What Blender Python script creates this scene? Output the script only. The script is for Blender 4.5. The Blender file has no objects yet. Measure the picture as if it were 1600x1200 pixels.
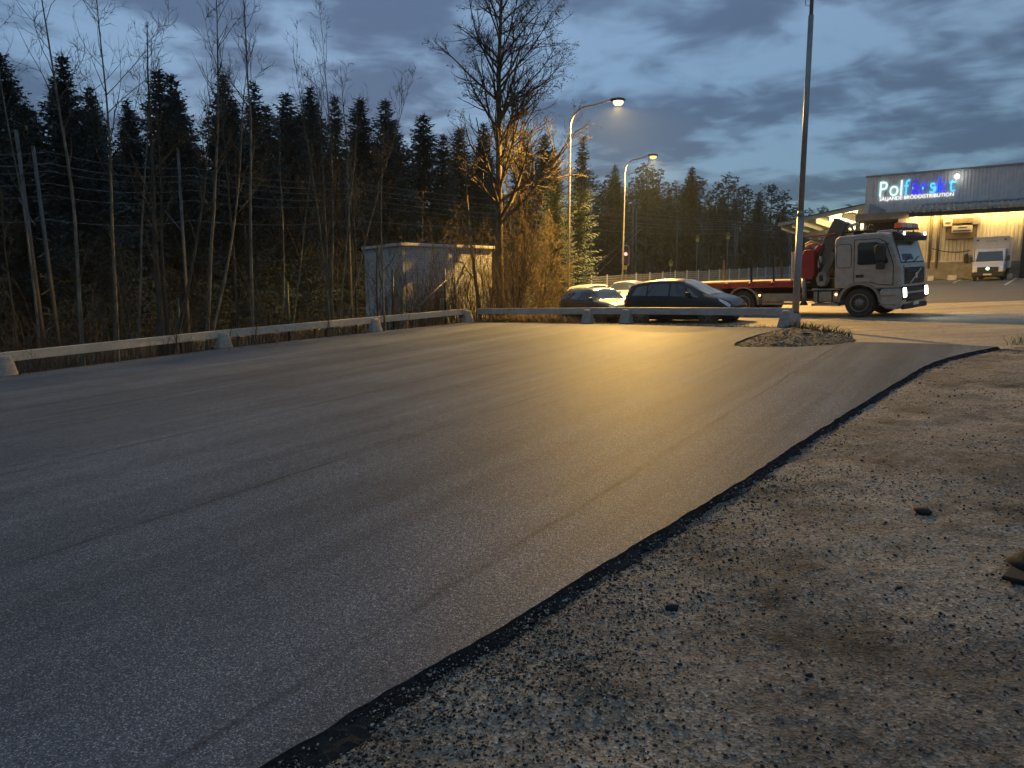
import bpy, bmesh, math, random
import numpy as np
from mathutils import Vector, Matrix

# ------------------------------------------------------------------ camera
scn = bpy.context.scene
COL = scn.collection
FPX = 1115.0                       # focal length in photo pixels (1600 wide)
PITCH = math.atan(150.0 / FPX)     # horizon 150 px above the middle
CAMH = 1.9
GA, GB = 0.0447, 0.0169            # the yard rises to the right and away

cam_d = bpy.data.cameras.new('camera')
cam_d.sensor_width = 36.0
cam_d.lens = FPX / 1600.0 * 36.0
cam_d.clip_start = 0.05
cam_d.clip_end = 3000.0
cam = bpy.data.objects.new('camera', cam_d)
COL.objects.link(cam)
cam.location = (0, 0, CAMH)
cam.rotation_euler = (math.pi / 2 - PITCH, 0, 0)
scn.camera = cam

# ------------------------------------------------------------------ sky
SUN_EL = math.radians(2.0)
SUN_ROT = math.radians(-14.0)      # afterglow behind the trees on the left
world = bpy.data.worlds.new('World')
scn.world = world
world.use_nodes = True
wn, wl = world.node_tree.nodes, world.node_tree.links
wn.clear()
w_out = wn.new('ShaderNodeOutputWorld')
w_bg = wn.new('ShaderNodeBackground')
w_bg.inputs['Strength'].default_value = 0.098
w_sky = wn.new('ShaderNodeTexSky')
w_sky.sky_type = 'NISHITA'
w_sky.sun_disc = False
w_sky.sun_elevation = SUN_EL
w_sky.sun_rotation = SUN_ROT
w_sky.air_density = 1.0
w_sky.dust_density = 0.3
w_sky.ozone_density = 5.0
w_tc = wn.new('ShaderNodeTexCoord')
w_sep = wn.new('ShaderNodeSeparateXYZ')
wl.new(w_tc.outputs['Generated'], w_sep.inputs[0])
def wmath(op, a, b=None, clamp=False):
    n = wn.new('ShaderNodeMath'); n.operation = op; n.use_clamp = clamp
    for i, v in enumerate((a, b)):
        if v is None: continue
        if isinstance(v, (int, float)): n.inputs[i].default_value = v
        else: wl.new(v, n.inputs[i])
    return n.outputs[0]
w_z = wmath('MAXIMUM', wmath('ADD', w_sep.outputs['Z'], 0.10), 0.06)
w_cx = wmath('DIVIDE', w_sep.outputs['X'], w_z)
w_cy = wmath('DIVIDE', w_sep.outputs['Y'], w_z)
w_cmb = wn.new('ShaderNodeCombineXYZ')
wl.new(w_cx, w_cmb.inputs[0]); wl.new(w_cy, w_cmb.inputs[1])
def wnoise(scale, detail, rough, dist, off, sx=1.0):
    mp = wn.new('ShaderNodeMapping')
    mp.inputs['Location'].default_value = off
    mp.inputs['Scale'].default_value = (sx, 1.0, 1.0)
    mp.inputs['Rotation'].default_value = (0, 0, math.radians(-24))
    wl.new(w_cmb.outputs[0], mp.inputs[0])
    n = wn.new('ShaderNodeTexNoise')
    n.inputs['Scale'].default_value = scale
    n.inputs['Detail'].default_value = detail
    n.inputs['Roughness'].default_value = rough
    n.inputs['Distortion'].default_value = dist
    wl.new(mp.outputs[0], n.inputs['Vector'])
    return n.outputs['Fac']
w_n1 = wnoise(1.5, 5.0, 0.52, 0.15, (3.1, 1.7, 0.0), 1.0)
w_n2 = wnoise(3.6, 3.5, 0.60, 0.5, (7.3, 2.2, 0.0), 1.0)
w_sum = wmath('ADD', wmath('MULTIPLY', w_n1, 0.68), wmath('MULTIPLY', w_n2, 0.32))
w_rmp = wn.new('ShaderNodeValToRGB')
w_rmp.color_ramp.interpolation = 'EASE'
w_rmp.color_ramp.elements[0].position = 0.405
w_rmp.color_ramp.elements[1].position = 0.565
w_rmp.color_ramp.elements[0].color = (1, 1, 1, 1)
w_rmp.color_ramp.elements[1].color = (0, 0, 0, 1)
wl.new(w_sum, w_rmp.inputs[0])
w_mixc = wn.new('ShaderNodeMixRGB')
w_mixc.inputs['Color1'].default_value = (0.50, 0.49, 0.52, 1)   # cloud: dims and greys the sky
w_mixc.inputs['Color2'].default_value = (1.12, 1.12, 1.08, 1)   # gap between clouds
wl.new(w_rmp.outputs['Color'], w_mixc.inputs['Fac'])
# even out the sky's own steep dusk gradient: the cloud deck carries most of the light
w_flat = wn.new('ShaderNodeMixRGB')
w_flat.inputs['Fac'].default_value = 0.52
w_flat.inputs['Color2'].default_value = (1.10, 1.43, 1.66, 1)
wl.new(w_sky.outputs[0], w_flat.inputs['Color1'])
w_mul = wn.new('ShaderNodeMixRGB'); w_mul.blend_type = 'MULTIPLY'
w_mul.inputs['Fac'].default_value = 1.0
wl.new(w_flat.outputs[0], w_mul.inputs['Color1'])
wl.new(w_mixc.outputs[0], w_mul.inputs['Color2'])
# a cloud deck is brighter overhead than near the horizon
w_ov = wmath('ADD', wmath('MULTIPLY', wmath('MAXIMUM', w_sep.outputs['Z'], 0.0), 1.5), 0.80)
w_ovm = wn.new('ShaderNodeMixRGB'); w_ovm.blend_type = 'MULTIPLY'; w_ovm.inputs['Fac'].default_value = 1.0
wl.new(w_mul.outputs[0], w_ovm.inputs['Color1']); wl.new(w_ov, w_ovm.inputs['Color2'])
wl.new(w_ovm.outputs[0], w_bg.inputs['Color'])
wl.new(w_bg.outputs[0], w_out.inputs['Surface'])

# the last of the daylight, spread wide by the cloud
world.cycles.sampling_method = 'MANUAL'
world.cycles.sample_map_resolution = 256
sun_d = bpy.data.lights.new('sun', 'SUN')
sun_d.energy = 0.03
sun_d.angle = math.radians(60)
sun_d.color = (0.75, 0.86, 1.0)
sun = bpy.data.objects.new('sun', sun_d)
COL.objects.link(sun)
sun.rotation_euler = (math.radians(90 - 14), 0, math.radians(180 + 14))

scn.view_settings.view_transform = 'Standard'
scn.view_settings.look = 'None'
scn.view_settings.gamma = 1.0
scn.view_settings.exposure = 1.35
scn.view_settings.use_curve_mapping = False
scn.render.engine = 'CYCLES'
scn.cycles.use_denoising = True
scn.cycles.use_adaptive_sampling = True
scn.cycles.adaptive_threshold = 0.03
scn.cycles.adaptive_min_samples = 16
scn.cycles.max_bounces = 4
scn.cycles.diffuse_bounces = 2
scn.cycles.glossy_bounces = 2
scn.cycles.transparent_max_bounces = 6
scn.cycles.sample_clamp_indirect = 4.0

# ------------------------------------------------------------------ places
def gz(x, y):
    return GA * min(max(x, -60.0), 75.0) + GB * min(max(y, -20.0), 190.0)
def ray(px, py):
    dx, dz = (px - 800.0) / FPX, -(py - 600.0) / FPX
    c, s = math.cos(-PITCH), math.sin(-PITCH)
    return Vector((dx, c - s * dz, s + c * dz))
def G(px, py):                      # where that line of sight meets the yard
    d = ray(px, py)
    t = CAMH / (GA * d.x + GB * d.y - d.z)
    return Vector((d.x * t, d.y * t, CAMH + d.z * t))
def P(px, py, Y):                   # the point Y metres away
    d = ray(px, py); t = Y / d.y
    return Vector((d.x * t, Y, CAMH + d.z * t))
def XY(px, Y):
    return (px - 800.0) / FPX * Y * 1.009, Y
# ------------------------------------------------------------------ helpers
def tag(o, label=None, cat=None, group=None, kind=None):
    if label: o['label'] = label
    if cat: o['category'] = cat
    if group: o['group'] = group
    if kind: o['kind'] = kind
    return o
def empty(name, loc, rz=0.0, label=None, cat=None, group=None, rot=None):
    o = bpy.data.objects.new(name, None)
    COL.objects.link(o)
    o.empty_display_size = 0.2
    o.location = loc
    o.rotation_euler = rot if rot else (0, 0, rz)
    return tag(o, label, cat, group)
def link(name, me, parent=None, mats=None):
    o = bpy.data.objects.new(name, me)
    COL.objects.link(o)
    if parent: o.parent = parent
    if mats is not None and not me.materials:
        for m in (mats if isinstance(mats, (list, tuple)) else [mats]): me.materials.append(m)
    return o
def copy_tree(o, parent=None):
    c = o.copy(); COL.objects.link(c); c.parent = parent
    for ch in o.children: copy_tree(ch, c)
    return c
class MB:
    def __init__(s): s.v, s.f = [], []
    def add(s, vs, fs):
        n = len(s.v); s.v += [tuple(p) for p in vs]; s.f += [tuple(i + n for i in f) for f in fs]; return s
    def box(s, x0, x1, y0, y1, z0, z1, M=None):
        vs = [Vector((x, y, z)) for z in (z0, z1) for y in (y0, y1) for x in (x0, x1)]
        if M: vs = [M @ p for p in vs]
        return s.add(vs, [(0, 2, 3, 1), (4, 5, 7, 6), (0, 1, 5, 4), (2, 6, 7, 3), (0, 4, 6, 2), (1, 3, 7, 5)])
    def hexa(s, a, b):              # a, b: two quads
        return s.add(list(a) + list(b), [(3, 2, 1, 0), (4, 5, 6, 7), (0, 1, 5, 4), (1, 2, 6, 5), (2, 3, 7, 6), (3, 0, 4, 7)])
    def prism(s, prof, y0, y1, axis='y'):
        n = len(prof)
        if axis == 'y': A = [(x, y0, z) for x, z in prof]; B = [(x, y1, z) for x, z in prof]
        elif axis == 'x': A = [(y0, x, z) for x, z in prof]; B = [(y1, x, z) for x, z in prof]
        else: A = [(x, z, y0) for x, z in prof]; B = [(x, z, y1) for x, z in prof]
        return s.add(A + B, [tuple(range(n - 1, -1, -1)), tuple(range(n, 2 * n))] + [(i, (i + 1) % n, n + (i + 1) % n, n + i) for i in range(n)])
    def tube(s, pts, rad, n=8, caps=True):
        pts = [Vector(p) for p in pts]
        if not isinstance(rad, (list, tuple)): rad = [rad] * len(pts)
        vs, fs = [], []
        t0 = (pts[1] - pts[0]).normalized()
        ref = Vector((0, 0, 1)) if abs(t0.z) < 0.9 else Vector((1, 0, 0))
        for i, p in enumerate(pts):
            t = (pts[min(i + 1, len(pts) - 1)] - pts[max(i - 1, 0)]).normalized()
            a = t.cross(ref)
            if a.length < 1e-4: a = t.cross(Vector((0, 1, 0)))
            a.normalize(); b = t.cross(a)
            for k in range(n):
                w = 2 * math.pi * k / n
                vs.append(p + (a * math.cos(w) + b * math.sin(w)) * rad[i])
        for i in range(len(pts) - 1):
            for k in range(n):
                k2 = (k + 1) % n
                fs.append((i * n + k, i * n + k2, (i + 1) * n + k2, (i + 1) * n + k))
        if caps:
            fs.append(tuple(range(n - 1, -1, -1))); fs.append(tuple((len(pts) - 1) * n + k for k in range(n)))
        return s.add(vs, fs)
    def lathe(s, prof, n=24, axis='y', c=(0, 0, 0), caps=True):   # prof: (radius, along)
        vs, fs = [], []
        for r, h in prof:
            for k in range(n):
                w = 2 * math.pi * k / n; a, b = r * math.cos(w), r * math.sin(w)
                vs.append({'y': (c[0] + a, c[1] + h, c[2] + b), 'z': (c[0] + a, c[1] + b, c[2] + h), 'x': (c[0] + h, c[1] + a, c[2] + b)}[axis])
        m = len(prof)
        for i in range(m - 1):
            for k in range(n):
                k2 = (k + 1) % n
                fs.append((i * n + k, i * n + k2, (i + 1) * n + k2, (i + 1) * n + k))
        if caps: fs.append(tuple(range(n - 1, -1, -1))); fs.append(tuple((m - 1) * n + k for k in range(n)))
        return s.add(vs, fs)
    def build(s, name, mat, parent=None, smooth=False, bevel=0.0, seg=2, fix=True):
        me = bpy.data.meshes.new(name)
        me.from_pydata([tuple(v) for v in s.v], [], s.f)
        if fix:
            bm = bmesh.new(); bm.from_mesh(me)
            bmesh.ops.recalc_face_normals(bm, faces=bm.faces)
            bm.to_mesh(me); bm.free()
        o = link(name, me, parent, mat)
        if smooth: me.polygons.foreach_set('use_smooth', [True] * len(me.polygons))
        if bevel:
            m = o.modifiers.new('bevel', 'BEVEL'); m.width = bevel; m.segments = seg
            m.limit_method = 'ANGLE'; m.angle_limit = math.radians(35)
        return o
def mesh_np(name, V, F):
    me = bpy.data.meshes.new(name)
    V = np.asarray(V, dtype=np.float32); F = np.asarray(F, dtype=np.int32)
    n, k = F.shape
    me.vertices.add(len(V)); me.vertices.foreach_set('co', V.ravel())
    me.loops.add(n * k); me.loops.foreach_set('vertex_index', F.ravel())
    me.polygons.add(n)
    me.polygons.foreach_set('loop_start', np.arange(0, n * k, k, dtype=np.int32))
    me.update(calc_edges=True); me.validate()
    return me
def tubes_np(pts, rad, n):          # pts (N,k,3), rad (N,k): many tubes at once
    N, k, _ = pts.shape
    t = np.empty_like(pts)
    t[:, 1:-1] = pts[:, 2:] - pts[:, :-2]; t[:, 0] = pts[:, 1] - pts[:, 0]; t[:, -1] = pts[:, -1] - pts[:, -2]
    t /= np.linalg.norm(t, axis=2, keepdims=True) + 1e-9
    ref = np.where(np.abs(t[:, :1, 2:3]) < 0.9, np.array([0, 0, 1.0]), np.array([1.0, 0, 0]))
    a = np.cross(t, np.broadcast_to(ref, t.shape)); a /= np.linalg.norm(a, axis=2, keepdims=True) + 1e-9
    b = np.cross(t, a)
    w = np.arange(n) * 2 * math.pi / n
    V = pts[:, :, None, :] + rad[:, :, None, None] * (a[:, :, None, :] * np.cos(w)[:, None] + b[:, :, None, :] * np.sin(w)[:, None])
    idx = np.arange(N * k * n).reshape(N, k, n); nx = np.roll(idx, -1, axis=2)
    F = np.stack([idx[:, :-1], nx[:, :-1], nx[:, 1:], idx[:, 1:]], axis=-1).reshape(-1, 4)
    return V.reshape(-1, 3), F

# ------------------------------------------------------------------ materials
def nodes(name):
    m = bpy.data.materials.new(name); m.use_nodes = True
    nt = m.node_tree
    return m, nt.nodes, nt.links, nt.nodes['Principled BSDF']
def _noise(n, l, vec, scale, detail=4.0, rough=0.6):
    t = n.new('ShaderNodeTexNoise'); t.inputs['Scale'].default_value = scale
    t.inputs['Detail'].default_value = detail; t.inputs['Roughness'].default_value = rough
    if vec: l.new(vec, t.inputs['Vector'])
    return t.outputs['Fac']
def _ramp(n, l, fac, stops):
    r = n.new('ShaderNodeValToRGB'); e = r.color_ramp.elements
    while len(e) < len(stops): e.new(0.5)
    for i, (p, c) in enumerate(stops):
        e[i].position = p; e[i].color = (c[0], c[1], c[2], 1) if isinstance(c, (tuple, list)) else (c, c, c, 1)
    l.new(fac, r.inputs[0]); return r.outputs[0]
def _mix(n, l, fac, a, b, mode='MIX'):
    m = n.new('ShaderNodeMixRGB'); m.blend_type = mode
    for i, v in enumerate((fac, a, b)):
        if isinstance(v, (int, float)): m.inputs[i].default_value = v if i == 0 else (v, v, v, 1)
        elif isinstance(v, (tuple, list)): m.inputs[i].default_value = (v[0], v[1], v[2], 1)
        else: l.new(v, m.inputs[i])
    return m.outputs[0]
def _bump(n, l, h, strength, dist, nrm=None):
    b = n.new('ShaderNodeBump'); b.inputs['Strength'].default_value = strength; b.inputs['Distance'].default_value = dist
    l.new(h, b.inputs['Height'])
    if nrm: l.new(nrm, b.inputs['Normal'])
    return b.outputs[0]
def paint(name, c, rough=0.5, metal=0.0, var=0.18, scale=3.0, dirt=None, dirt_amt=0.5, bump=0.0, bscale=60.0, coat=0.0, spec=0.5, emit=None, estr=0.0):
    m, n, l, b = nodes(name)
    tc = n.new('ShaderNodeTexCoord').outputs['Object']
    f = _noise(n, l, tc, scale, 6.0, 0.65)
    lo = tuple(max(0, x * (1 - var)) for x in c); hi = tuple(min(1, x * (1 + var)) for x in c)
    col = _ramp(n, l, f, [(0.3, lo), (0.7, hi)])
    if dirt:
        g = _noise(n, l, tc, scale * 2.7, 8.0, 0.7)
        k = _ramp(n, l, g, [(0.42, 0.0), (0.72, dirt_amt)])
        col = _mix(n, l, k, col, dirt)
    l.new(col, b.inputs['Base Color'])
    b.inputs['Roughness'].default_value = rough; b.inputs['Metallic'].default_value = metal
    b.inputs['Specular IOR Level'].default_value = spec
    b.inputs['Coat Weight'].default_value = coat; b.inputs['Coat Roughness'].default_value = 0.05
    if bump:
        l.new(_bump(n, l, _noise(n, l, tc, bscale, 4.0), bump, 0.01), b.inputs['Normal'])
    if emit:
        b.inputs['Emission Color'].default_value = (*emit, 1); b.inputs['Emission Strength'].default_value = estr
    return m
def glow(name, c, s):
    m, n, l, b = nodes(name)
    b.inputs['Base Color'].default_value = (*[min(1, x) for x in c], 1)
    b.inputs['Emission Color'].default_value = (*c, 1); b.inputs['Emission Strength'].default_value = s
    return m
def glass(name, c=(0.02, 0.025, 0.03), rough=0.04):
    m, n, l, b = nodes(name)
    b.inputs['Base Color'].default_value = (*c, 1); b.inputs['Roughness'].default_value = rough
    b.inputs['Specular IOR Level'].default_value = 0.8; b.inputs['Coat Weight'].default_value = 0.6; b.inputs['Coat Roughness'].default_value = 0.02
    return m

SHEEN = 0.068
def mat_asphalt():
    m, n, l, b = nodes('fresh_asphalt')
    tc = n.new('ShaderNodeTexCoord').outputs['Object']
    vo = n.new('ShaderNodeTexVoronoi'); vo.inputs['Scale'].default_value = 150.0; l.new(tc, vo.inputs['Vector'])
    sp = n.new('ShaderNodeSeparateColor'); l.new(vo.outputs['Color'], sp.inputs[0])
    stone = _ramp(n, l, sp.outputs[0], [(0.0, (0.040, 0.045, 0.054)), (0.55, (0.071, 0.080, 0.096)), (0.85, (0.128, 0.140, 0.160)), (0.97, (0.29, 0.30, 0.315))])
    big = _noise(n, l, tc, 0.35, 3.0, 0.62)
    patch = _ramp(n, l, big, [(0.3, 0.78), (0.7, 1.22)])
    col = _mix(n, l, 1.0, stone, patch, 'MULTIPLY')
    # paving lanes: slightly different batches laid along the right edge, with joints between them
    mp = n.new('ShaderNodeMapping'); mp.inputs['Rotation'].default_value = (0, 0, math.radians(33)); l.new(tc, mp.inputs[0])
    st = n.new('ShaderNodeMapping'); st.inputs['Scale'].default_value = (0.9, 0.05, 1); l.new(mp.outputs[0], st.inputs[0])
    lane = _noise(n, l, st.outputs[0], 1.0, 3.0, 0.5)
    col = _mix(n, l, 1.0, col, _ramp(n, l, lane, [(0.35, 0.80), (0.65, 1.20)]), 'MULTIPLY')
    sx = n.new('ShaderNodeSeparateXYZ'); l.new(mp.outputs[0], sx.inputs[0])
    def mm(op, x, y=0.0):
        k = n.new('ShaderNodeMath'); k.operation = op
        for i, v in enumerate((x, y)):
            if isinstance(v, (int, float)): k.inputs[i].default_value = v
            else: l.new(v, k.inputs[i])
        return k.outputs[0]
    wob = mm('MULTIPLY', _noise(n, l, tc, 1.6, 3.0, 0.6), 0.05)
    fr = mm('FRACT', mm('ADD', mm('DIVIDE', sx.outputs['X'], 3.1), mm('ADD', wob, 0.32)))
    seam = mm('ABSOLUTE', mm('SUBTRACT', fr, 0.5))
    seam_f = _ramp(n, l, seam, [(0.0, 1.0), (0.013, 0.0)])
    brk = _ramp(n, l, _noise(n, l, tc, 0.9, 3.0, 0.6), [(0.35, 0.1), (0.6, 0.8)])
    col = _mix(n, l, mm('MULTIPLY', seam_f, brk), col, (0.020, 0.021, 0.024))
    st3 = n.new('ShaderNodeMapping'); st3.inputs['Scale'].default_value = (4.5, 0.12, 1); l.new(mp.outputs[0], st3.inputs[0])
    tyre = _noise(n, l, st3.outputs[0], 1.0, 3.0, 0.55)
    col = _mix(n, l, 1.0, col, _ramp(n, l, tyre, [(0.36, 0.84), (0.5, 1.0), (0.66, 1.10)]), 'MULTIPLY')
    # pale dusty scuffs
    st2 = n.new('ShaderNodeMapping'); st2.inputs['Scale'].default_value = (0.22, 1.6, 1); st2.inputs['Rotation'].default_value = (0, 0, math.radians(20)); l.new(tc, st2.inputs[0])
    sc = _noise(n, l, st2.outputs[0], 1.3, 6.0, 0.72)
    col = _mix(n, l, _ramp(n, l, sc, [(0.60, 0.0), (0.78, 0.34)]), col, (0.21, 0.215, 0.22))
    l.new(col, b.inputs['Base Color'])
    l.new(_ramp(n, l, big, [(0.3, 0.76), (0.7, 0.86)]), b.inputs['Roughness'])
    b.inputs['Specular IOR Level'].default_value = 0.05
    und = _noise(n, l, st.outputs[0], 2.2, 3.0, 0.5)
    n0 = _bump(n, l, und, 0.18, 0.04)
    n0b = n0
    n1 = _bump(n, l, _noise(n, l, tc, 34.0, 4.0, 0.75), 0.7, 0.012, n0b)
    n2 = _bump(n, l, sp.outputs[1], 0.35, 0.003, n1)
    l.new(n2, b.inputs['Normal'])
    # thin worn film of bitumen on the stone tops: a weak, even sheen that hardly grows at grazing angles
    gl = n.new('ShaderNodeBsdfGlossy'); gl.inputs['Roughness'].default_value = 0.44; l.new(n2, gl.inputs['Normal'])
    mx = n.new('ShaderNodeMixShader'); l.new(_ramp(n, l, sp.outputs[2], [(0.35, 0.02), (0.75, SHEEN)]), mx.inputs[0])
    l.new(b.outputs[0], mx.inputs[1]); l.new(gl.outputs[0], mx.inputs[2])
    l.new(mx.outputs[0], [k for k in n if k.type == 'OUTPUT_MATERIAL'][0].inputs[0])
    return m
def mat_gravel(name='gravel', base=((0.125, 0.106, 0.084), (0.34, 0.29, 0.232)), dark=0.93):
    m, n, l, b = nodes(name)
    tc = n.new('ShaderNodeTexCoord').outputs['Object']
    vo = n.new('ShaderNodeTexVoronoi'); vo.inputs['Scale'].default_value = 60.0; l.new(tc, vo.inputs['Vector'])
    sp = n.new('ShaderNodeSeparateColor'); l.new(vo.outputs['Color'], sp.inputs[0])
    fine = _noise(n, l, tc, 26.0, 5.0, 0.75)
    col = _ramp(n, l, fine, [(0.3, base[0]), (0.7, base[1])])
    col = _mix(n, l, _ramp(n, l, sp.outputs[0], [(0.75, 0.0), (0.95, 0.55)]), col, (0.48, 0.44, 0.38))
    col = _mix(n, l, _ramp(n, l, sp.outputs[1], [(0.70, 0.0), (0.9, 0.7)]), col, (0.022, 0.022, 0.023))
    pt = _noise(n, l, tc, 0.9, 5.0, 0.72)
    col = _mix(n, l, _ramp(n, l, pt, [(0.46, 0.0), (0.66, dark)]), col, (0.034, 0.030, 0.027))
    pt2 = _noise(n, l, tc, 0.55, 5.0, 0.6)
    col = _mix(n, l, 1.0, col, _ramp(n, l, pt2, [(0.35, 0.75), (0.7, 1.3)]), 'MULTIPLY')
    l.new(col, b.inputs['Base Color'])
    b.inputs['Roughness'].default_value = 0.88; b.inputs['Specular IOR Level'].default_value = 0.25
    n1 = _bump(n, l, _noise(n, l, tc, 12.0, 4.0, 0.75), 0.7, 0.03)
    n2 = _bump(n, l, vo.outputs['Distance'], 0.6, 0.012, n1)
    l.new(n2, b.inputs['Normal'])
    return m
def mat_road(name, c0, c1, rough=0.8, tracks=True):
    m, n, l, b = nodes(name)
    tc = n.new('ShaderNodeTexCoord').outputs['Object']
    st = n.new('ShaderNodeMapping'); st.inputs['Rotation'].default_value = (0, 0, math.radians(-12)); st.inputs['Scale'].default_value = (0.16, 1.1, 1); l.new(tc, st.inputs[0])
    f = _noise(n, l, st.outputs[0], 1.0, 8.0, 0.68)
    col = _ramp(n, l, f, [(0.3, c0), (0.7, c1)])
    g = _noise(n, l, tc, 14.0, 8.0, 0.75)
    col = _mix(n, l, 1.0, col, _ramp(n, l, g, [(0.3, 0.45), (0.7, 1.5)]), 'MULTIPLY')
    l.new(col, b.inputs['Base Color']); b.inputs['Roughness'].default_value = rough
    b.inputs['Specular IOR Level'].default_value = 0.35
    n1 = _bump(n, l, f, 0.5, 0.05)
    n2 = _bump(n, l, _noise(n, l, tc, 22.0, 4.0, 0.75), 0.8, 0.02, n1)
    l.new(n2, b.inputs['Normal'])
    return m
def mat_soil():
    m, n, l, b = nodes('leaf_litter_soil')
    tc = n.new('ShaderNodeTexCoord').outputs['Object']
    f = _noise(n, l, tc, 2.0, 9.0, 0.7)
    col = _ramp(n, l, f, [(0.3, (0.008, 0.007, 0.005)), (0.5, (0.022, 0.018, 0.011)), (0.72, (0.042, 0.033, 0.021))])
    g = _noise(n, l, tc, 0.3, 4.0, 0.6)
    col = _mix(n, l, _ramp(n, l, g, [(0.45, 0.0), (0.65, 0.6)]), col, (0.022, 0.026, 0.012))
    l.new(col, b.inputs['Base Color']); b.inputs['Roughness'].default_value = 0.95; b.inputs['Specular IOR Level'].default_value = 0.1
    l.new(_bump(n, l, _noise(n, l, tc, 8.0, 8.0, 0.75), 1.0, 0.08), b.inputs['Normal'])
    return m
def mat_bark(name, c0, c1, scale=7.0):
    m, n, l, b = nodes(name)
    tc = n.new('ShaderNodeTexCoord').outputs['Object']
    st = n.new('ShaderNodeMapping'); st.inputs['Scale'].default_value = (1, 1, 0.35); l.new(tc, st.inputs[0])
    f = _noise(n, l, st.outputs[0], scale, 8.0, 0.72)
    l.new(_ramp(n, l, f, [(0.32, c0), (0.62, c1)]), b.inputs['Base Color'])
    b.inputs['Roughness'].default_value = 0.9; b.inputs['Specular IOR Level'].default_value = 0.15
    l.new(_bump(n, l, f, 0.8, 0.03), b.inputs['Normal'])
    return m
def mat_leaf(name, c0, c1):
    m, n, l, b = nodes(name)
    tc = n.new('ShaderNodeTexCoord').outputs['Object']
    f = _noise(n, l, tc, 1.3, 5.0, 0.7)
    l.new(_ramp(n, l, f, [(0.3, c0), (0.7, c1)]), b.inputs['Base Color'])
    b.inputs['Roughness'].default_value = 0.8; b.inputs['Specular IOR Level'].default_value = 0.15
    return m
def mat_brick(name, c, mortar):
    m, n, l, b = nodes(name)
    tc = n.new('ShaderNodeTexCoord').outputs['UV']
    br = n.new('ShaderNodeTexBrick'); br.inputs['Scale'].default_value = 1.0
    br.inputs['Brick Width'].default_value = 0.26; br.inputs['Row Height'].default_value = 0.085; br.inputs['Mortar Size'].default_value = 0.011
    br.inputs['Color1'].default_value = (*c, 1); br.inputs['Color2'].default_value = (*[x * 0.78 for x in c], 1); br.inputs['Mortar'].default_value = (*mortar, 1)
    l.new(tc, br.inputs['Vector'])
    ob = n.new('ShaderNodeTexCoord').outputs['Object']
    col = _mix(n, l, 1.0, br.outputs['Color'], _ramp(n, l, _noise(n, l, ob, 0.9, 7.0, 0.7), [(0.3, 0.62), (0.65, 1.1)]), 'MULTIPLY')
    l.new(col, b.inputs['Base Color']); b.inputs['Roughness'].default_value = 0.85
    inv = n.new('ShaderNodeMath'); inv.operation = 'SUBTRACT'; inv.inputs[0].default_value = 1.0; l.new(br.outputs['Fac'], inv.inputs[1])
    l.new(_bump(n, l, inv.outputs[0], 0.8, 0.012), b.inputs['Normal'])
    return m

M = {}
M['asphalt'] = mat_asphalt()
M['gravel'] = mat_gravel()
M['mound'] = mat_gravel('mound_gravel', ((0.075, 0.058, 0.040), (0.20, 0.16, 0.11)), 0.35)
M['road'] = mat_road('dusty_road', (0.19, 0.16, 0.115), (0.38, 0.32, 0.235))
M['yard'] = mat_road('dark_yard_asphalt', (0.075, 0.072, 0.068), (0.13, 0.125, 0.118), 0.7)  # same mottled surface as the road in a darker tone
M['soil'] = mat_soil()
M['ballast'] = paint('ballast', (0.022, 0.021, 0.020), 0.95, 0, 0.5, 5.0, bump=1.0, bscale=14)
M['edge'] = paint('raw_asphalt_edge', (0.020, 0.020, 0.021), 0.9, 0, 0.6, 45.0, (0.06, 0.055, 0.05), 0.5, bump=1.0, bscale=110, spec=0.2)
M['concrete'] = paint('weathered_concrete', (0.34, 0.32, 0.28), 0.85, 0, 0.22, 3.0, (0.11, 0.10, 0.085), 0.65, 0.5, 60)
M['beam_lamplit'] = paint('lamplit_weathered_beam', (0.56, 0.49, 0.37), 0.7, 0.0, 0.12, 2.2, (0.24, 0.19, 0.12), 0.45, 0.2, 30)  # pale beam with the warm lamplight put into its colour
M['beam_steel'] = paint('galvanised_beam', (0.34, 0.34, 0.33), 0.5, 0.0, 0.15, 2.2, (0.15, 0.12, 0.09), 0.5, 0.15, 30)
M['galv'] = paint('galvanised_steel', (0.25, 0.25, 0.255), 0.45, 0.35, 0.12, 6.0, (0.18, 0.16, 0.13), 0.4)
M['dark_metal'] = paint('dark_metal', (0.03, 0.03, 0.032), 0.5, 0.2, 0.2)
M['black'] = paint('black_plastic', (0.018, 0.018, 0.019), 0.6, 0, 0.25, 6.0, (0.07, 0.06, 0.045), 0.4)
M['rubber'] = paint('tyre_rubber', (0.022, 0.021, 0.020), 0.85, 0, 0.25, 8.0, (0.10, 0.085, 0.06), 0.7)
M['glass'] = glass('window_glass')
# ------------------------------------------------------------------ ground
from mathutils import noise as mnoise
def nz(x, y, s, seed=0.0): return mnoise.noise(Vector((x * s + seed, y * s - seed * 1.7, seed * 0.31)))
rng = np.random.default_rng(7)

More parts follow.
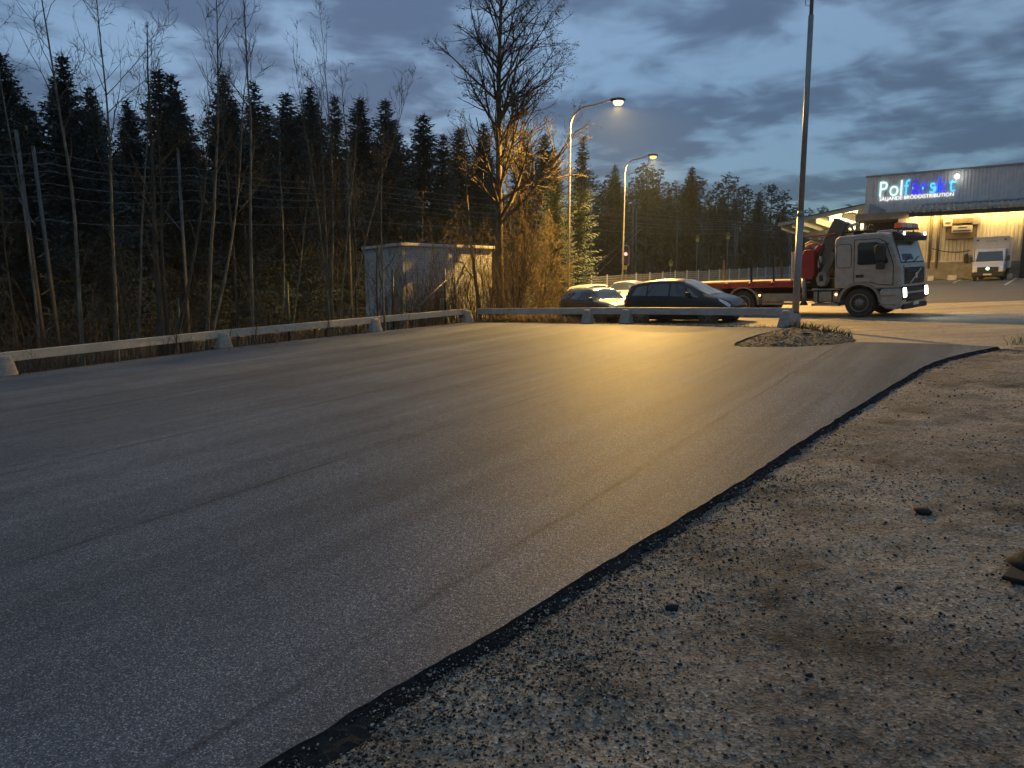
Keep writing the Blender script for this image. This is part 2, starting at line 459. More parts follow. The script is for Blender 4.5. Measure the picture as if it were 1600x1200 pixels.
EDGE = [(-4.6, -2.2), (-3.2, 0.35)] + [tuple(G(*q).xy) for q in ((410, 1200), (520, 1130), (640, 1060), (720, 1013), (800, 970), (900, 905), (1000, 845), (1130, 770), (1250, 690), (1330, 640), (1400, 598), (1450, 568), (1500, 553), (1560, 541.5))]
ENDL = [tuple(G(*q).xy) for q in ((1460, 537), (1335, 533.5), (1300, 540), (1200, 543), (1133, 541), (1180, 523), (1232, 512.5))]
FEET_R = [Vector(G(*q).xy) for q in ((735, 503), (915, 505), (975, 505.5), (1226, 511.5))]
FEET_L = [Vector(G(*q).xy) for q in ((735, 503), (591, 518), (354, 543.6), (12, 587))]
d_l = (FEET_L[3] - FEET_L[2])
FEET_L += [FEET_L[3] + d_l, FEET_L[3] + d_l * 2.0]
def dense(pts, step=0.12, amp=0.02, seed=0.0):
    out = []
    for i in range(len(pts) - 1):
        a, b = Vector(pts[i]), Vector(pts[i + 1]); k = max(1, int((b - a).length / step))
        t = (b - a).normalized(); nn = Vector((-t.y, t.x))
        for j in range(k):
            p = a.lerp(b, j / k)
            out.append(p + nn * (amp * (nz(p.x, p.y, 3.0, seed) + 0.8 * nz(p.x, p.y, 9.0, seed + 5))))
    out.append(Vector(pts[-1])); return out
def smoothed(pts, it=2):
    pts = [Vector(p) for p in pts]
    for _ in range(it):
        q = [pts[0]]
        for a, b in zip(pts, pts[1:]): q += [a.lerp(b, 0.25), a.lerp(b, 0.75)]
        q.append(pts[-1]); pts = q
    return pts
edge_s = dense(smoothed(EDGE), 0.03, 0.016, 1.0)
end_s = dense(smoothed([EDGE[-1]] + ENDL), 0.12, 0.03, 2.0)
back_s = dense([ENDL[-1]] + [tuple(p) for p in FEET_R[::-1]], 0.3, 0.03, 3.0)
left_s = dense([tuple(p) for p in FEET_L] + [(-25, -4)], 0.4, 0.05, 4.0)
lot = edge_s + end_s[1:] + back_s[1:] + left_s[1:]
TH = 0.055
me = bpy.data.meshes.new('asphalt_lot')
me.from_pydata([(p.x, p.y, gz(p.x, p.y)) for p in lot], [], [tuple(range(len(lot)))])
asphalt = tag(link('asphalt_lot', me, None, M['asphalt']), 'fresh dark asphalt of the empty parking lot in the foreground', None, None, 'structure')
# the raw, crumbly side of the new layer
nlot = len(lot); ring = [[] for _ in range(6)]
for i, p in enumerate(lot):
    t = (lot[(i + 1) % nlot] - lot[i - 1]); t.normalize(); o = Vector((t.y, -t.x))
    wide = min(1.0, 0.62 + 0.6 * nz(p.x, p.y, 2.2, 3.0) + 0.6 * nz(p.x, p.y, 7.0, 4.0))
    for k, (w, z) in enumerate(((0.0, 0.0), (0.006, -0.012), (0.02, -0.028), (0.045, -0.036), (0.075, -0.044), (0.12, -TH - 0.02))):
        r = max(0.25, wide) * (1 + 0.5 * nz(p.x, p.y, 24.0, 9.0 + k))
        q = p + o * (w * r * (0.55 + 0.9 / (1 + max(p.y, 0) / 4.0))); ring[k].append((q.x, q.y, gz(q.x, q.y) + z + (0.014 * nz(q.x, q.y, 30.0, 2.0 + k) + 0.010 * nz(q.x, q.y, 70.0, 7.0 + k) if 0 < k < 5 else 0)))
mb = MB(); mb.v = sum(ring, [])
for k in range(5):
    for i in range(nlot):
        j = (i + 1) % nlot; mb.f.append((k * nlot + i, (k + 1) * nlot + i, (k + 1) * nlot + j, k * nlot + j))
mb.build('raw_edge', M['edge'], asphalt, fix=False)

# signed distance to the gravel side of the edge (positive: on the gravel)
E_pts = np.array([[p.x, p.y] for p in dense(smoothed(EDGE), 0.30, 0.0, 1.0)])
def edge_dist(x, y):
    x = np.asarray(x, float); y = np.asarray(y, float); out = np.empty(x.shape)
    A, B = E_pts[:-1], E_pts[1:]; T = B - A; L2 = (T ** 2).sum(1)
    xs, ys = x.ravel(), y.ravel(); o = out.ravel()
    for s in range(0, len(xs), 4000):
        q = np.stack([xs[s:s + 4000], ys[s:s + 4000]], 1)[:, None, :] - A[None]
        t = np.clip((q * T).sum(2) / L2, 0, 1)
        d = q - t[..., None] * T; dd = (d ** 2).sum(2); k = dd.argmin(1); ii = np.arange(len(k))
        cr = T[k, 0] * q[ii, k, 1] - T[k, 1] * q[ii, k, 0]
        o[s:s + 4000] = np.sqrt(dd[ii, k]) * np.where(cr < 0, 1, -1)
    return o.reshape(x.shape)
# gravel yard, modelled with its lumps
rows = [1.2]
while rows[-1] < 24: rows.append(rows[-1] * 1.0105 + 0.0008)
rows = np.array(rows); cols = np.linspace(-1.3, 1.55, 330)
YY = np.repeat(rows[:, None], len(cols), 1); XX = cols[None] * (YY + 0.4)
SD = edge_dist(XX, YY)
ZZ = np.empty_like(XX)
def grav_z(x, y, sd):
    z = -0.052 + 0.022 * nz(x, y, 1.1, 2.0) + 0.018 * nz(x * 0.5, y * 1.6, 1.6, 14.0) + 0.012 * nz(x, y, 4.0, 4.0) + 0.010 * nz(x, y, 11.0, 6.0) + 0.008 * nz(x, y, 29.0, 8.0)
    far = min(max((sd - 0.25) / 2.2, 0.0), 1.0)
    z += far * (0.04 + 0.05 * nz(x, y, 0.4, 1.0)) + 0.22 * min(max((sd - 1.5) / 5.0, 0), 1)
    if sd < 0.16: z = min(z, -0.062 + 0.2 * max(0.0, sd - 0.08))
    return z
for i in range(XX.shape[0]):
    for j in range(XX.shape[1]):
        x, y, s = XX[i, j], YY[i, j], SD[i, j]
        ZZ[i, j] = gz(x, y) + (grav_z(x, y, s) if s > -0.3 else -0.07)
keep = SD > -0.35
xe, ye = EDGE[-1]
keep &= ~((XX < xe + 0.9) & (YY > ye + 0.25 + 0.0 * XX)) 
keep &= (YY - (ye + 0.3) < 0.52 * np.maximum(XX - xe, 0) + 0.25)
idx = np.arange(XX.size).reshape(XX.shape)
q = np.stack([idx[:-1, :-1], idx[:-1, 1:], idx[1:, 1:], idx[1:, :-1]], -1).reshape(-1, 4)
kq = keep[:-1, :-1] & keep[:-1, 1:] & keep[1:, 1:] & keep[1:, :-1]
q = q[kq.ravel()]
used = np.unique(q); remap = np.full(XX.size, -1); remap[used] = np.arange(len(used))
Vg = np.stack([XX.ravel(), YY.ravel(), ZZ.ravel()], 1)[used]
me = mesh_np('gravel_ground', Vg, remap[q]); me.polygons.foreach_set('use_smooth', [True] * len(me.polygons))
gravel = tag(link('gravel_ground', me, None, M['gravel']), 'compacted grey gravel strewn with asphalt crumbs at the right', None, None, 'structure')

# natural ground to the horizon
ax = np.unique(np.concatenate([np.linspace(-400, -60, 18), np.linspace(-60, 75, 136), np.linspace(75, 400, 18)]))
ay = np.unique(np.concatenate([np.linspace(-60, -4, 12), np.linspace(-4, 60, 90), np.linspace(60, 190, 44), np.linspace(190, 600, 14)]))
VX, VY = np.meshgrid(ax, ay); VZ = np.empty_like(VX)
la, lb = FEET_L[0], FEET_L[3]; ln = Vector((-(lb - la).y, (lb - la).x)).normalized()
if ln.x > 0: ln = -ln
for i in range(VX.shape[0]):
    for j in range(VX.shape[1]):
        x, y = VX[i, j], VY[i, j]
        dl = (Vector((x, y)) - la).dot(ln)              # how far behind the left rail
        z = gz(x, y) - 0.16
        if dl > 0.3: z += -0.35 * min(1, (dl - 0.3) / 3.0) + 0.12 * nz(x, y, 0.5, 3.0) + 0.05 * nz(x, y, 1.7, 4)
        if dl > 1.0 and x < -3: z -= 1.3 * min(1, (dl - 1) / 7.0) * min(1, (-x - 3) / 7.0)
        elif dl <= 0.3 and y > 28 and x < 5: z += 0.10 + 0.08 * nz(x, y, 0.6, 2.0)
        if x > 2 and y < 60: z -= 0.05
        VZ[i, j] = z
idx = np.arange(VX.size).reshape(VX.shape)
q = np.stack([idx[:-1, :-1], idx[:-1, 1:], idx[1:, 1:], idx[1:, :-1]], -1).reshape(-1, 4)
me = mesh_np('ground', np.stack([VX.ravel(), VY.ravel(), VZ.ravel()], 1), q); me.polygons.foreach_set('use_smooth', [True] * len(me.polygons))
ground = tag(link('ground', me, None, M['soil']), 'brown leaf littered ground under the trees and beyond the lot', None, None, 'structure')
def ground_z(x, y):
    i = int(np.clip(np.searchsorted(ay, y) - 1, 0, len(ay) - 2)); j = int(np.clip(np.searchsorted(ax, x) - 1, 0, len(ax) - 2))
    u = (x - ax[j]) / (ax[j + 1] - ax[j]); v = (y - ay[i]) / (ay[i + 1] - ay[i])
    return float((1 - v) * ((1 - u) * VZ[i, j] + u * VZ[i, j + 1]) + v * ((1 - u) * VZ[i + 1, j] + u * VZ[i + 1, j + 1]))

def sheet(name, pts, dz, mat, label, step=1.0, amp=0.1, seed=1.0):
    ps = dense(list(pts) + [pts[0]], step, amp, seed)[:-1]
    me = bpy.data.meshes.new(name)
    me.from_pydata([(p[0], p[1], gz(p[0], p[1]) + dz) for p in ps], [], [tuple(range(len(ps)))])
    return tag(link(name, me, None, mat), label, None, None, 'structure')
sheet('access_road', [(3.2, 27.9), (8.2, 22.4), (7.7, 15.6), (11.0, 14.6), (16, 17.4), (70, 44), (70, 68), (36, 72), (26, 66), (13, 52), (4.5, 40), (2.6, 31)], -0.062, M['road'], 'worn dusty asphalt road behind the lot', 1.0, 0.15)
sheet('warehouse_yard', [(14, 31.5), (24, 29.0), (40, 33.0), (72, 46), (72, 66), (40, 70), (27, 64), (17, 44)], -0.056, M['yard'], 'dark asphalt yard in front of the warehouse', 0.8, 0.4, 6.0)

# gravel island round the tall mast
isl = [Vector(p) for p in ENDL[2:]] + [Vector((8.35, 21.6)), Vector((8.75, 19.6)), Vector((8.7, 18.0)), Vector(ENDL[1])]
isl = smoothed(isl + [isl[0]], 2)[:-1]
ic = sum(isl, Vector((0, 0))) / len(isl)
IP = np.array([[p.x, p.y] for p in isl])
def isl_depth(x, y):                  # distance inside the island outline (negative outside)
    A = IP; Bq = np.roll(IP, -1, 0); T = Bq - A; q = np.array([x, y]) - A
    t = np.clip((q * T).sum(1) / (T ** 2).sum(1), 0, 1); d = np.sqrt(((q - t[:, None] * T) ** 2).sum(1)).min()
    ins = False
    for (x1, y1), (x2, y2) in zip(A, Bq):
        if (y1 > y) != (y2 > y) and x < (x2 - x1) * (y - y1) / (y2 - y1) + x1: ins = not ins
    return d if ins else -d
def isl_h(x, y, d): return 0.22 * (1 - math.exp(-max(d, 0) / 0.55)) * (1 + 0.25 * nz(x, y, 1.3, 5)) + (0.05 * nz(x, y, 2.5, 2) + 0.03 * nz(x, y, 8, 2) + 0.02 * nz(x, y, 17, 3)) * min(1, max(0, d) * 4)
gx_, gy_ = np.arange(IP[:, 0].min() - .1, IP[:, 0].max() + .1, 0.06), np.arange(IP[:, 1].min() - .1, IP[:, 1].max() + .1, 0.06)
mb = MB(); ok = {}
for i, y in enumerate(gy_):
    for j, x in enumerate(gx_):
        d = isl_depth(x, y)
        if d > -0.10: ok[i, j] = len(mb.v); mb.v.append((x, y, gz(x, y) - 0.07 + isl_h(x, y, d)))
for (i, j), k in ok.items():
    if (i + 1, j) in ok and (i, j + 1) in ok and (i + 1, j + 1) in ok: mb.f.append((k, ok[i, j + 1], ok[i + 1, j + 1], ok[i + 1, j]))
isl_o = mb.build('gravel_island', M['mound'], None, True, fix=True)
tag(isl_o, 'heaped gravel island round the foot of the tall mast', None, None, 'structure')

# loose stones and crumbs: nobody could count them
def rocks_np(pos, size, seed, flat=0.65):
    r = np.random.default_rng(seed); N = len(pos)
    phi = (1 + 5 ** 0.5) / 2
    B = np.array([(-1, phi, 0), (1, phi, 0), (-1, -phi, 0), (1, -phi, 0), (0, -1, phi), (0, 1, phi), (0, -1, -phi), (0, 1, -phi), (phi, 0, -1), (phi, 0, 1), (-phi, 0, -1), (-phi, 0, 1)]) / 1.9
    T = np.array([(0, 11, 5), (0, 5, 1), (0, 1, 7), (0, 7, 10), (0, 10, 11), (1, 5, 9), (5, 11, 4), (11, 10, 2), (10, 7, 6), (7, 1, 8), (3, 9, 4), (3, 4, 2), (3, 2, 6), (3, 6, 8), (3, 8, 9), (4, 9, 5), (2, 4, 11), (6, 2, 10), (8, 6, 7), (9, 8, 1)])
    V = B[None] * r.uniform(0.6, 1.3, (N, 12, 1)) * (r.uniform(0.6, 1.3, (N, 1, 3)) * np.array([1, 1, flat]))
    a = r.uniform(0, 2 * np.pi, N); c, s = np.cos(a)[:, None], np.sin(a)[:, None]
    V = np.stack([V[..., 0] * c - V[..., 1] * s, V[..., 0] * s + V[..., 1] * c, V[..., 2]], -1) * size[:, None, None] + pos[:, None, :]
    F = (T[None] + 12 * np.arange(N)[:, None, None]).reshape(-1, 3)
    return V.reshape(-1, 3), F
M['crumb'] = paint('asphalt_crumb', (0.012, 0.012, 0.013), 0.8, 0, 0.4, 40.0)
def scatter(N, seed, near_edge, clump, fall=0.10, amin=1.6, amax=17.0):
    r = np.random.default_rng(seed); out = []
    while len(out) < N:
        y = amin * (amax / amin) ** r.random(4000); x = r.uniform(-1.2, 1.15, 4000) * (y + 0.4)
        d = edge_dist(x, y)
        for a, b, s in zip(x, y, d):
            if s < 0.004: continue
            pr = near_edge * math.exp(-s / fall) + near_edge * 0.9 * math.exp(-s / 0.55) * max(0.0, nz(a, b, 1.4, 22.0)) + max(0.0, nz(a, b, 0.9, 12.0) + 0.1) * clump + 0.03
            if b > ye + 0.3 and a < xe + 1.0: continue
            if r.random() < pr:
                zz = grav_z(a, b, s)
                if s < 0.10: zz = max(zz, -0.020 - 0.40 * s)
                out.append((a, b, gz(a, b) + zz + 0.002))
                if len(out) >= N: break
    return np.array(out)
pos = scatter(7000, 3, 0.55, 0.9, 0.30)
V, F = rocks_np(pos, 0.0024 + 0.0085 * rng.random(len(pos)) ** 4 + 0.00040 * pos[:, 1], 5)
M['stone'] = paint('loose_stone', (0.29, 0.25, 0.20), 0.85, 0, 0.5, 40.0)
tag(link('loose_stones', mesh_np('loose_stones', V, F), None, M['stone']), 'loose grey stones scattered over the gravel', None, None, 'stuff')
pos = scatter(9000, 4, 1.2, 0.22, 0.13)
V, F = rocks_np(pos, 0.0026 + 0.009 * rng.random(len(pos)) ** 4 + 0.0005 * pos[:, 1], 6, 0.8)
tag(link('asphalt_crumbs', mesh_np('asphalt_crumbs', V, F), None, M['crumb']), 'black asphalt crumbs along the edge of the new paving', None, None, 'stuff')
for nm, mk, lab, sd_, fl_ in (('edge_stones', 'stone', 'loose grit and pale stones spilled along the near paving edge', 8, 0.40), ('edge_crumbs', 'crumb', 'dense black crumbs spilled along the near paving edge', 9, 0.42)):
    pos = scatter(12000 if mk == 'crumb' else 6500, sd_, 1.3, 0.12, fl_, 1.7, 6.5)
    V, F = rocks_np(pos, 0.0022 + 0.007 * rng.random(len(pos)) ** 3 + 0.0003 * pos[:, 1], sd_ + 20, 0.8)
    tag(link(nm, mesh_np(nm, V, F), None, M[mk]), lab, None, None, 'stuff')
# bigger single lumps one can point at
for k, (px, py, s, lab) in enumerate(((1440, 797, 0.085, 'flat dark asphalt lump lying alone on the gravel'), (1266, 1041, 0.022, 'small black lump on the gravel near the bottom right'),
        (1241, 925, 0.016, 'tiny black lump on the gravel left of the middle'), (1269, 929, 0.016, 'tiny black lump just right of another tiny lump'),
        (1050, 938, 0.035, 'black asphalt clod near the paving edge'), (1404, 913, 0.018, 'small dark lump on bare gravel patch'))):
    g = G(px, py); sd = float(edge_dist(np.array([g.x]), np.array([g.y]))[0])
    V, F = rocks_np(np.array([[0, 0, 0.0]]), np.array([s]), 30 + k, 0.35 if k == 0 else 0.8)
    o = link('asphalt_lump', mesh_np('asphalt_lump', V, F), None, M['crumb'])
    o.location = (g.x, g.y, gz(g.x, g.y) + grav_z(g.x, g.y, sd) + s * 0.15)
    tag(o, lab, 'asphalt lump', 'asphalt lumps on the gravel')
# ------------------------------------------------------------------ barrier rails on concrete feet
def foot_mesh():
    mb = MB(); prof = [(0.0, 0.27, 0.21), (0.05, 0.26, 0.20), (0.30, 0.20, 0.155), (0.44, 0.175, 0.135), (0.50, 0.145, 0.11), (0.525, 0.08, 0.06)]
    n = 20
    for z, a, b in prof:
        for k in range(n):
            w = 2 * math.pi * k / n
            c, s = math.cos(w), math.sin(w)
            e = 0.55
            mb.v.append((a * math.copysign(abs(c) ** e, c), b * math.copysign(abs(s) ** e, s), z))
    for i in range(len(prof) - 1):
        for k in range(n):
            j = (k + 1) % n; mb.f.append((i * n + k, i * n + j, (i + 1) * n + j, (i + 1) * n + k))
    mb.f.append(tuple(range(n - 1, -1, -1))); mb.f.append(tuple((len(prof) - 1) * n + k for k in range(n)))
    return mb
foot_me = None
def rail(name, pts, label, group, side, ends, skip=(), bmat='beam_steel'):
    global foot_me
    c = pts[0]; root = empty(name, (c.x, c.y, gz(c.x, c.y)), 0, label, 'barrier rail', group)
    base = Vector((c.x, c.y, gz(c.x, c.y)))
    for i, p in enumerate(pts):
        q = pts[min(i + 1, len(pts) - 1)] - pts[max(i - 1, 0)]
        if i in skip: continue
        if foot_me is None:
            o = foot_mesh().build('concrete_foot', M['concrete'], root, True); foot_me = o.data
        else: o = link('concrete_foot', foot_me, root)
        o.location = Vector((p.x, p.y, gz(p.x, p.y) - 0.02)) - base
        o.rotation_euler = (0, 0, math.atan2(q.y, q.x))
    for i in range(len(pts) - 1):
        a, b = pts[i].copy(), pts[i + 1].copy(); t = (b - a).normalized(); nn = Vector((-t.y, t.x)) * side
        a2 = a + t * (ends[0] if i == 0 else 0.004); b2 = b + t * (ends[1] if i == len(pts) - 2 else -0.004)
        off = nn * 0.075
        za, zb = gz(a2.x, a2.y) - base.z, gz(b2.x, b2.y) - base.z
        A, B = [], []
        for (w, z) in ((-0.055, 0.325), (0.055, 0.325), (0.055, 0.57), (-0.055, 0.57)):
            pa, pb = a2 + off + nn * w, b2 + off + nn * w
            A.append((pa.x - base.x, pa.y - base.y, za + z)); B.append((pb.x - base.x, pb.y - base.y, zb + z))
        bo = MB().hexa(A, B).build('beam', M[bmat], root, False, 0.012)
        # bolts that hold the beam
        for t_ in (0.03, 0.97):
            pa = a2.lerp(b2, t_) + off - nn * 0.055; zz = za + (zb - za) * t_ + 0.45
            bb = MB().lathe([(0.018, -0.012), (0.018, 0.012)], 8, 'z'); bo2 = bb.build('bolt', M['galv'], bo)
            bo2.location = (pa.x - base.x, pa.y - base.y, zz)
            bo2.rotation_euler = (math.pi / 2, 0, math.atan2(t.y, t.x))
    return root
nl = [p + ln * 0.16 for p in FEET_L]
rail('barrier_rail', nl, 'long pale barrier rail on concrete feet along the left side by the trees', 'barrier rails round the lot', 1 if ln.dot(Vector((-(nl[1] - nl[0]).y, (nl[1] - nl[0]).x))) > 0 else -1, (-0.0, 0.3), (), 'beam_lamplit')
rt = (FEET_R[3] - FEET_R[0]).normalized(); rn = Vector((-rt.y, rt.x))
if rn.y < 0: rn = -rn
nr = [p + rn * 0.14 for p in FEET_R]; nr[0] = nr[0] + rt * 0.28
rail('barrier_rail', nr, 'grey shaded barrier rail at the back in front of the parked cars', 'barrier rails round the lot', 1, (0.0, 0.12), (0,))
# ------------------------------------------------------------------ street lamps
SODIUM = (1.0, 0.58, 0.13)
M['lamp_glow'] = glow('sodium_glow', (1.0, 0.50, 0.12), 5.0)
M['lamp_glow_dim'] = glow('sodium_glow_far', (1.0, 0.42, 0.12), 1.0)
def street_lamp(px, Y, head_px, head_py, bend_py, label, power, gl):
    x, y = XY(px, Y); g = ground_z(x, y)
    root = empty('street_lamp', (x, y, g), 0, label, 'street lamp', 'street lamps along the road')
    head = P(head_px, head_py, Y) - Vector((x, y, g))
    zb = P(px, bend_py, Y).z - g
    MB().tube([(0, 0, -0.2), (0, 0, 1.1)], 0.085, 12).build('base_sleeve', M['galv'], root, True)
    zt = head.z + 0.05
    pts = [(0, 0, 1.1), (0, 0, zb * 0.5), (0, 0, zb)]
    rr = [0.07, 0.058, 0.05]
    R = zt - zb - 0.28
    for k in range(1, 9):
        w = math.pi / 2 * k / 8
        pts.append((R * (1 - math.cos(w)), 0, zb + R * math.sin(w) * 1.0)); rr.append(0.048)
    pts.append((head.x - 0.3, 0, zt)); rr.append(0.042)
    MB().tube(pts, rr, 12).build('pole', M['galv'], root, True)
    hd = MB()
    hx, hz = head.x, zt
    for s, w, z0, z1 in ((-0.38, 0.06, -0.05, 0.06), (-0.25, 0.11, -0.06, 0.09), (0.1, 0.15, -0.05, 0.12), (0.32, 0.10, -0.04, 0.08), (0.40, 0.03, -0.02, 0.03)):
        hd.v += [(hx + s, -w, hz + z0), (hx + s, w, hz + z0), (hx + s, w * 0.7, hz + z1), (hx + s, -w * 0.7, hz + z1)]
    for i in range(4):
        for k in range(4): hd.f.append((i * 4 + k, i * 4 + (k + 1) % 4, i * 4 + 4 + (k + 1) % 4, i * 4 + 4 + k))
    hd.f += [(3, 2, 1, 0), (16, 17, 18, 19)]
    ho = hd.build('lamp_head', M['dark_metal'], root, False, 0.015)
    bowl = MB(); n = 16
    for r, z in ((0.17, -0.055), (0.17, -0.14), (0.125, -0.22), (0.03, -0.25)):
        for k in range(n):
            w = 2 * math.pi * k / n; bowl.v.append((hx + 0.03 + r * 1.45 * math.cos(w), r * math.sin(w), hz + z))
    for i in range(3):
        for k in range(n): bowl.f.append((i * n + k, i * n + (k + 1) % n, (i + 1) * n + (k + 1) % n, (i + 1) * n + k))
    bowl.f.append(tuple(3 * n + k for k in range(n)))
    bowl.build('glowing_bowl', gl, ho, True)
    MB().box(0.07, 0.09, -0.06, 0.06, 0.55, 0.95).build('service_hatch', M['dark_metal'], root)
    ld = bpy.data.lights.new('lamp_light', 'SPOT'); ld.energy = power; ld.color = SODIUM; ld.shadow_soft_size = 0.13
    ld.spot_size = math.radians(166); ld.spot_blend = 0.27
    lo = bpy.data.objects.new('lamp_light', ld); COL.objects.link(lo); lo.parent = root
    lo.location = (hx + 0.03, 0, hz - 0.30)
    return root
street_lamp(886.5, 38.0, 965, 158, 200, 'nearer street lamp, bright yellow, on a curved arm beside the big bare tree', 14000, M['lamp_glow'])
street_lamp(969.5, 54.0, 1020, 244, 268, 'farther smaller street lamp on a curved arm before the pine wood', 11000, M['lamp_glow_dim'])

# tall slim mast on the gravel island
x, y = XY(1237, 21.9); g = gz(x, y) - 0.02
root = empty('floodlight_mast', (x, y, g), 0, 'tall grey steel mast standing behind the end of the back rail', 'mast')
h1 = P(1237, 336, 21.9).z - g; h2 = P(1237, 24, 21.9).z - g
MB().tube([(0, 0, -0.2), (0, 0, 0.4)], 0.16, 16).build('base_flange', M['galv'], root, True)
MB().tube([(0, 0, 0.0), (0, 0, h1)], [0.105, 0.1], 18).build('lower_tube', M['galv'], root, True)
MB().tube([(0, 0, h1 - 0.05), (0, 0, h1 + 0.12)], [0.112, 0.085], 18).build('joint_collar', M['galv'], root, True)
MB().tube([(0, 0, h1), (0, 0, h2)], [0.082, 0.074], 16).build('upper_tube', M['galv'], root, True)
MB().tube([(0, 0, h2), (0, 0, h2 + 1.2)], [0.055, 0.05], 14).build('top_tube', M['galv'], root, True)
top = h2 + 0.47
br = MB().box(-0.33, -0.03, -0.06, 0.06, top, top + 0.14).build('lamp_bracket', M['dark_metal'], root, False, 0.02)
MB().box(-0.36, -0.16, -0.2, 0.2, top + 0.12, top + 0.32).build('floodlight', M['dark_metal'], br, False, 0.02)
MB().tube([(-0.16, 0, top), (-0.19, 0, top - 0.1), (-0.16, 0, top - 0.2), (-0.1, 0, top - 0.22), (-0.04, 0, top - 0.16)], 0.009, 6).build('cable_loop', M['black'], root, True)
# ------------------------------------------------------------------ warehouse
WA = Vector((32.8, 66.0)); WU = Vector((0.787, -0.617)); WN = Vector((-0.617, -0.787))
WZ = 2.30; WANG = math.atan2(WU.y, WU.x)
def B(px, py, off):                # pixel -> (along wall, height) on the plane `off` metres in front of the tall wall
    d = ray(px, py); o = WA + WN * off
    t = o.dot(WN) / (d.x * WN.x + d.y * WN.y)
    p = Vector((d.x * t, d.y * t))
    return (p - WA).dot(WU), CAMH + d.z * t - WZ
M['clad_grey'] = paint('grey_cladding', (0.60, 0.61, 0.61), 0.5, 0.0, 0.1, 0.6, (0.2, 0.2, 0.19), 0.3)
M['clad_yellow'] = paint('pale_cladding', (0.55, 0.50, 0.38), 0.55, 0, 0.1, 0.7, (0.3, 0.26, 0.18), 0.35)
M['plinth'] = paint('plinth_concrete', (0.22, 0.20, 0.165), 0.9, 0, 0.3, 1.2, (0.10, 0.09, 0.07), 0.6, 0.4)
M['roof_sheet'] = paint('roof_sheet', (0.27, 0.30, 0.33), 0.4, 0.3, 0.12, 1.0)
M['brown'] = paint('brown_timber', (0.16, 0.115, 0.06), 0.7, 0, 0.3, 4.0)
M['cream'] = paint('cream_board', (0.60, 0.54, 0.40), 0.6, 0, 0.1)
M['dark_in'] = paint('dark_opening', (0.035, 0.035, 0.04), 0.8)
M['trim'] = paint('pale_trim', (0.5, 0.5, 0.48), 0.5, 0, 0.1)
wh = empty('warehouse', (WA.x, WA.y, WZ), WANG, 'grey corrugated warehouse with a lit blue and white sign and yellow lit loading wall', 'warehouse')
def corr(x0, x1, z0, z1, y, pitch=0.26, depth=0.045, top=None):
    mb = MB(); xs = []; x = x0
    while x < x1:
        for a, dy in ((0, 0), (0.28, 0), (0.40, -1), (0.88, -1)): xs.append((x + a * pitch, dy * depth))
        x += pitch
    for (a, dy) in xs:
        if a > x1: a = x1
        mb.v += [(a, y + dy, z0), (a, y + dy, top(a) if top else z1)]
    for i in range(len(xs) - 1): mb.f.append((2 * i, 2 * i + 2, 2 * i + 3, 2 * i + 1))
    return mb
s0, zt0 = B(1355, 278, 0); s1, _ = B(1760, 250, 0)
H_TOP = zt0
corr(s0, s1, 0, H_TOP, 0).build('upper_cladding', M['clad_grey'], wh, fix=False)
MB().box(s0 - 0.03, s0 + 0.55, -0.09, 0.25, 0, H_TOP).build('corner_trim', M['clad_grey'], wh, False, 0.01)
MB().box(s0 - 0.1, s1, -0.16, 0.35, H_TOP, H_TOP + 0.16).build('parapet_cap', M['roof_sheet'], wh, False, 0.01)
MB().box(s0, s1, 0.26, 26, 0, H_TOP - 0.1).build('hall_body', M['clad_grey'], wh)
# loading annex in front
OFF = 3.2
sL, _ = B(1418, 400, OFF); sR = s1
_, zb = B(1500, 409, OFF); _, zt = B(1500, 329, OFF)
PLW = zb
def seg(pxa, pxb, pya, pyb, off=OFF):
    a, b = B(pxa, (pya + pyb) / 2, off)[0], B(pxb, (pya + pyb) / 2, off)[0]
    m = (pxa + pxb) / 2
    return a, b, B(m, pyb, off)[1], B(m, pya, off)[1]
MB().box(sL, sR, -OFF - 0.18, 0.0, -0.6, PLW).build('concrete_plinth', M['plinth'], wh, False, 0.02)
corr(sL, sR, PLW, zt + 0.5, -OFF, 0.27, 0.05).build('lower_cladding', M['clad_yellow'], wh, fix=False)
MB().box(sL, sR, -OFF + 0.02, -0.05, PLW, zt).build('annex_body', M['clad_yellow'], wh)
MB().box(sL, sR, -OFF - 0.1, -OFF - 0.06, PLW - 0.02, PLW + 0.12).build('drip_trim', M['clad_yellow'], wh)
# smooth panel next to the portal, dark downpipes, bays
a, b, c, d = seg(1418, 1432, 341, 405); MB().box(a, b, -OFF - 0.09, -OFF - 0.055, PLW, zt).build('smooth_panel', M['cream'], wh)
for pa, pb in ((1452, 1456), (1464, 1468)):
    a, b, c, d = seg(pa, pb, 341, 408); MB().tube([((a + b) / 2, -OFF - 0.16, PLW - 0.5), ((a + b) / 2, -OFF - 0.16, zt + 0.2)], 0.10, 10).build('downpipe', M['brown'], wh, True)
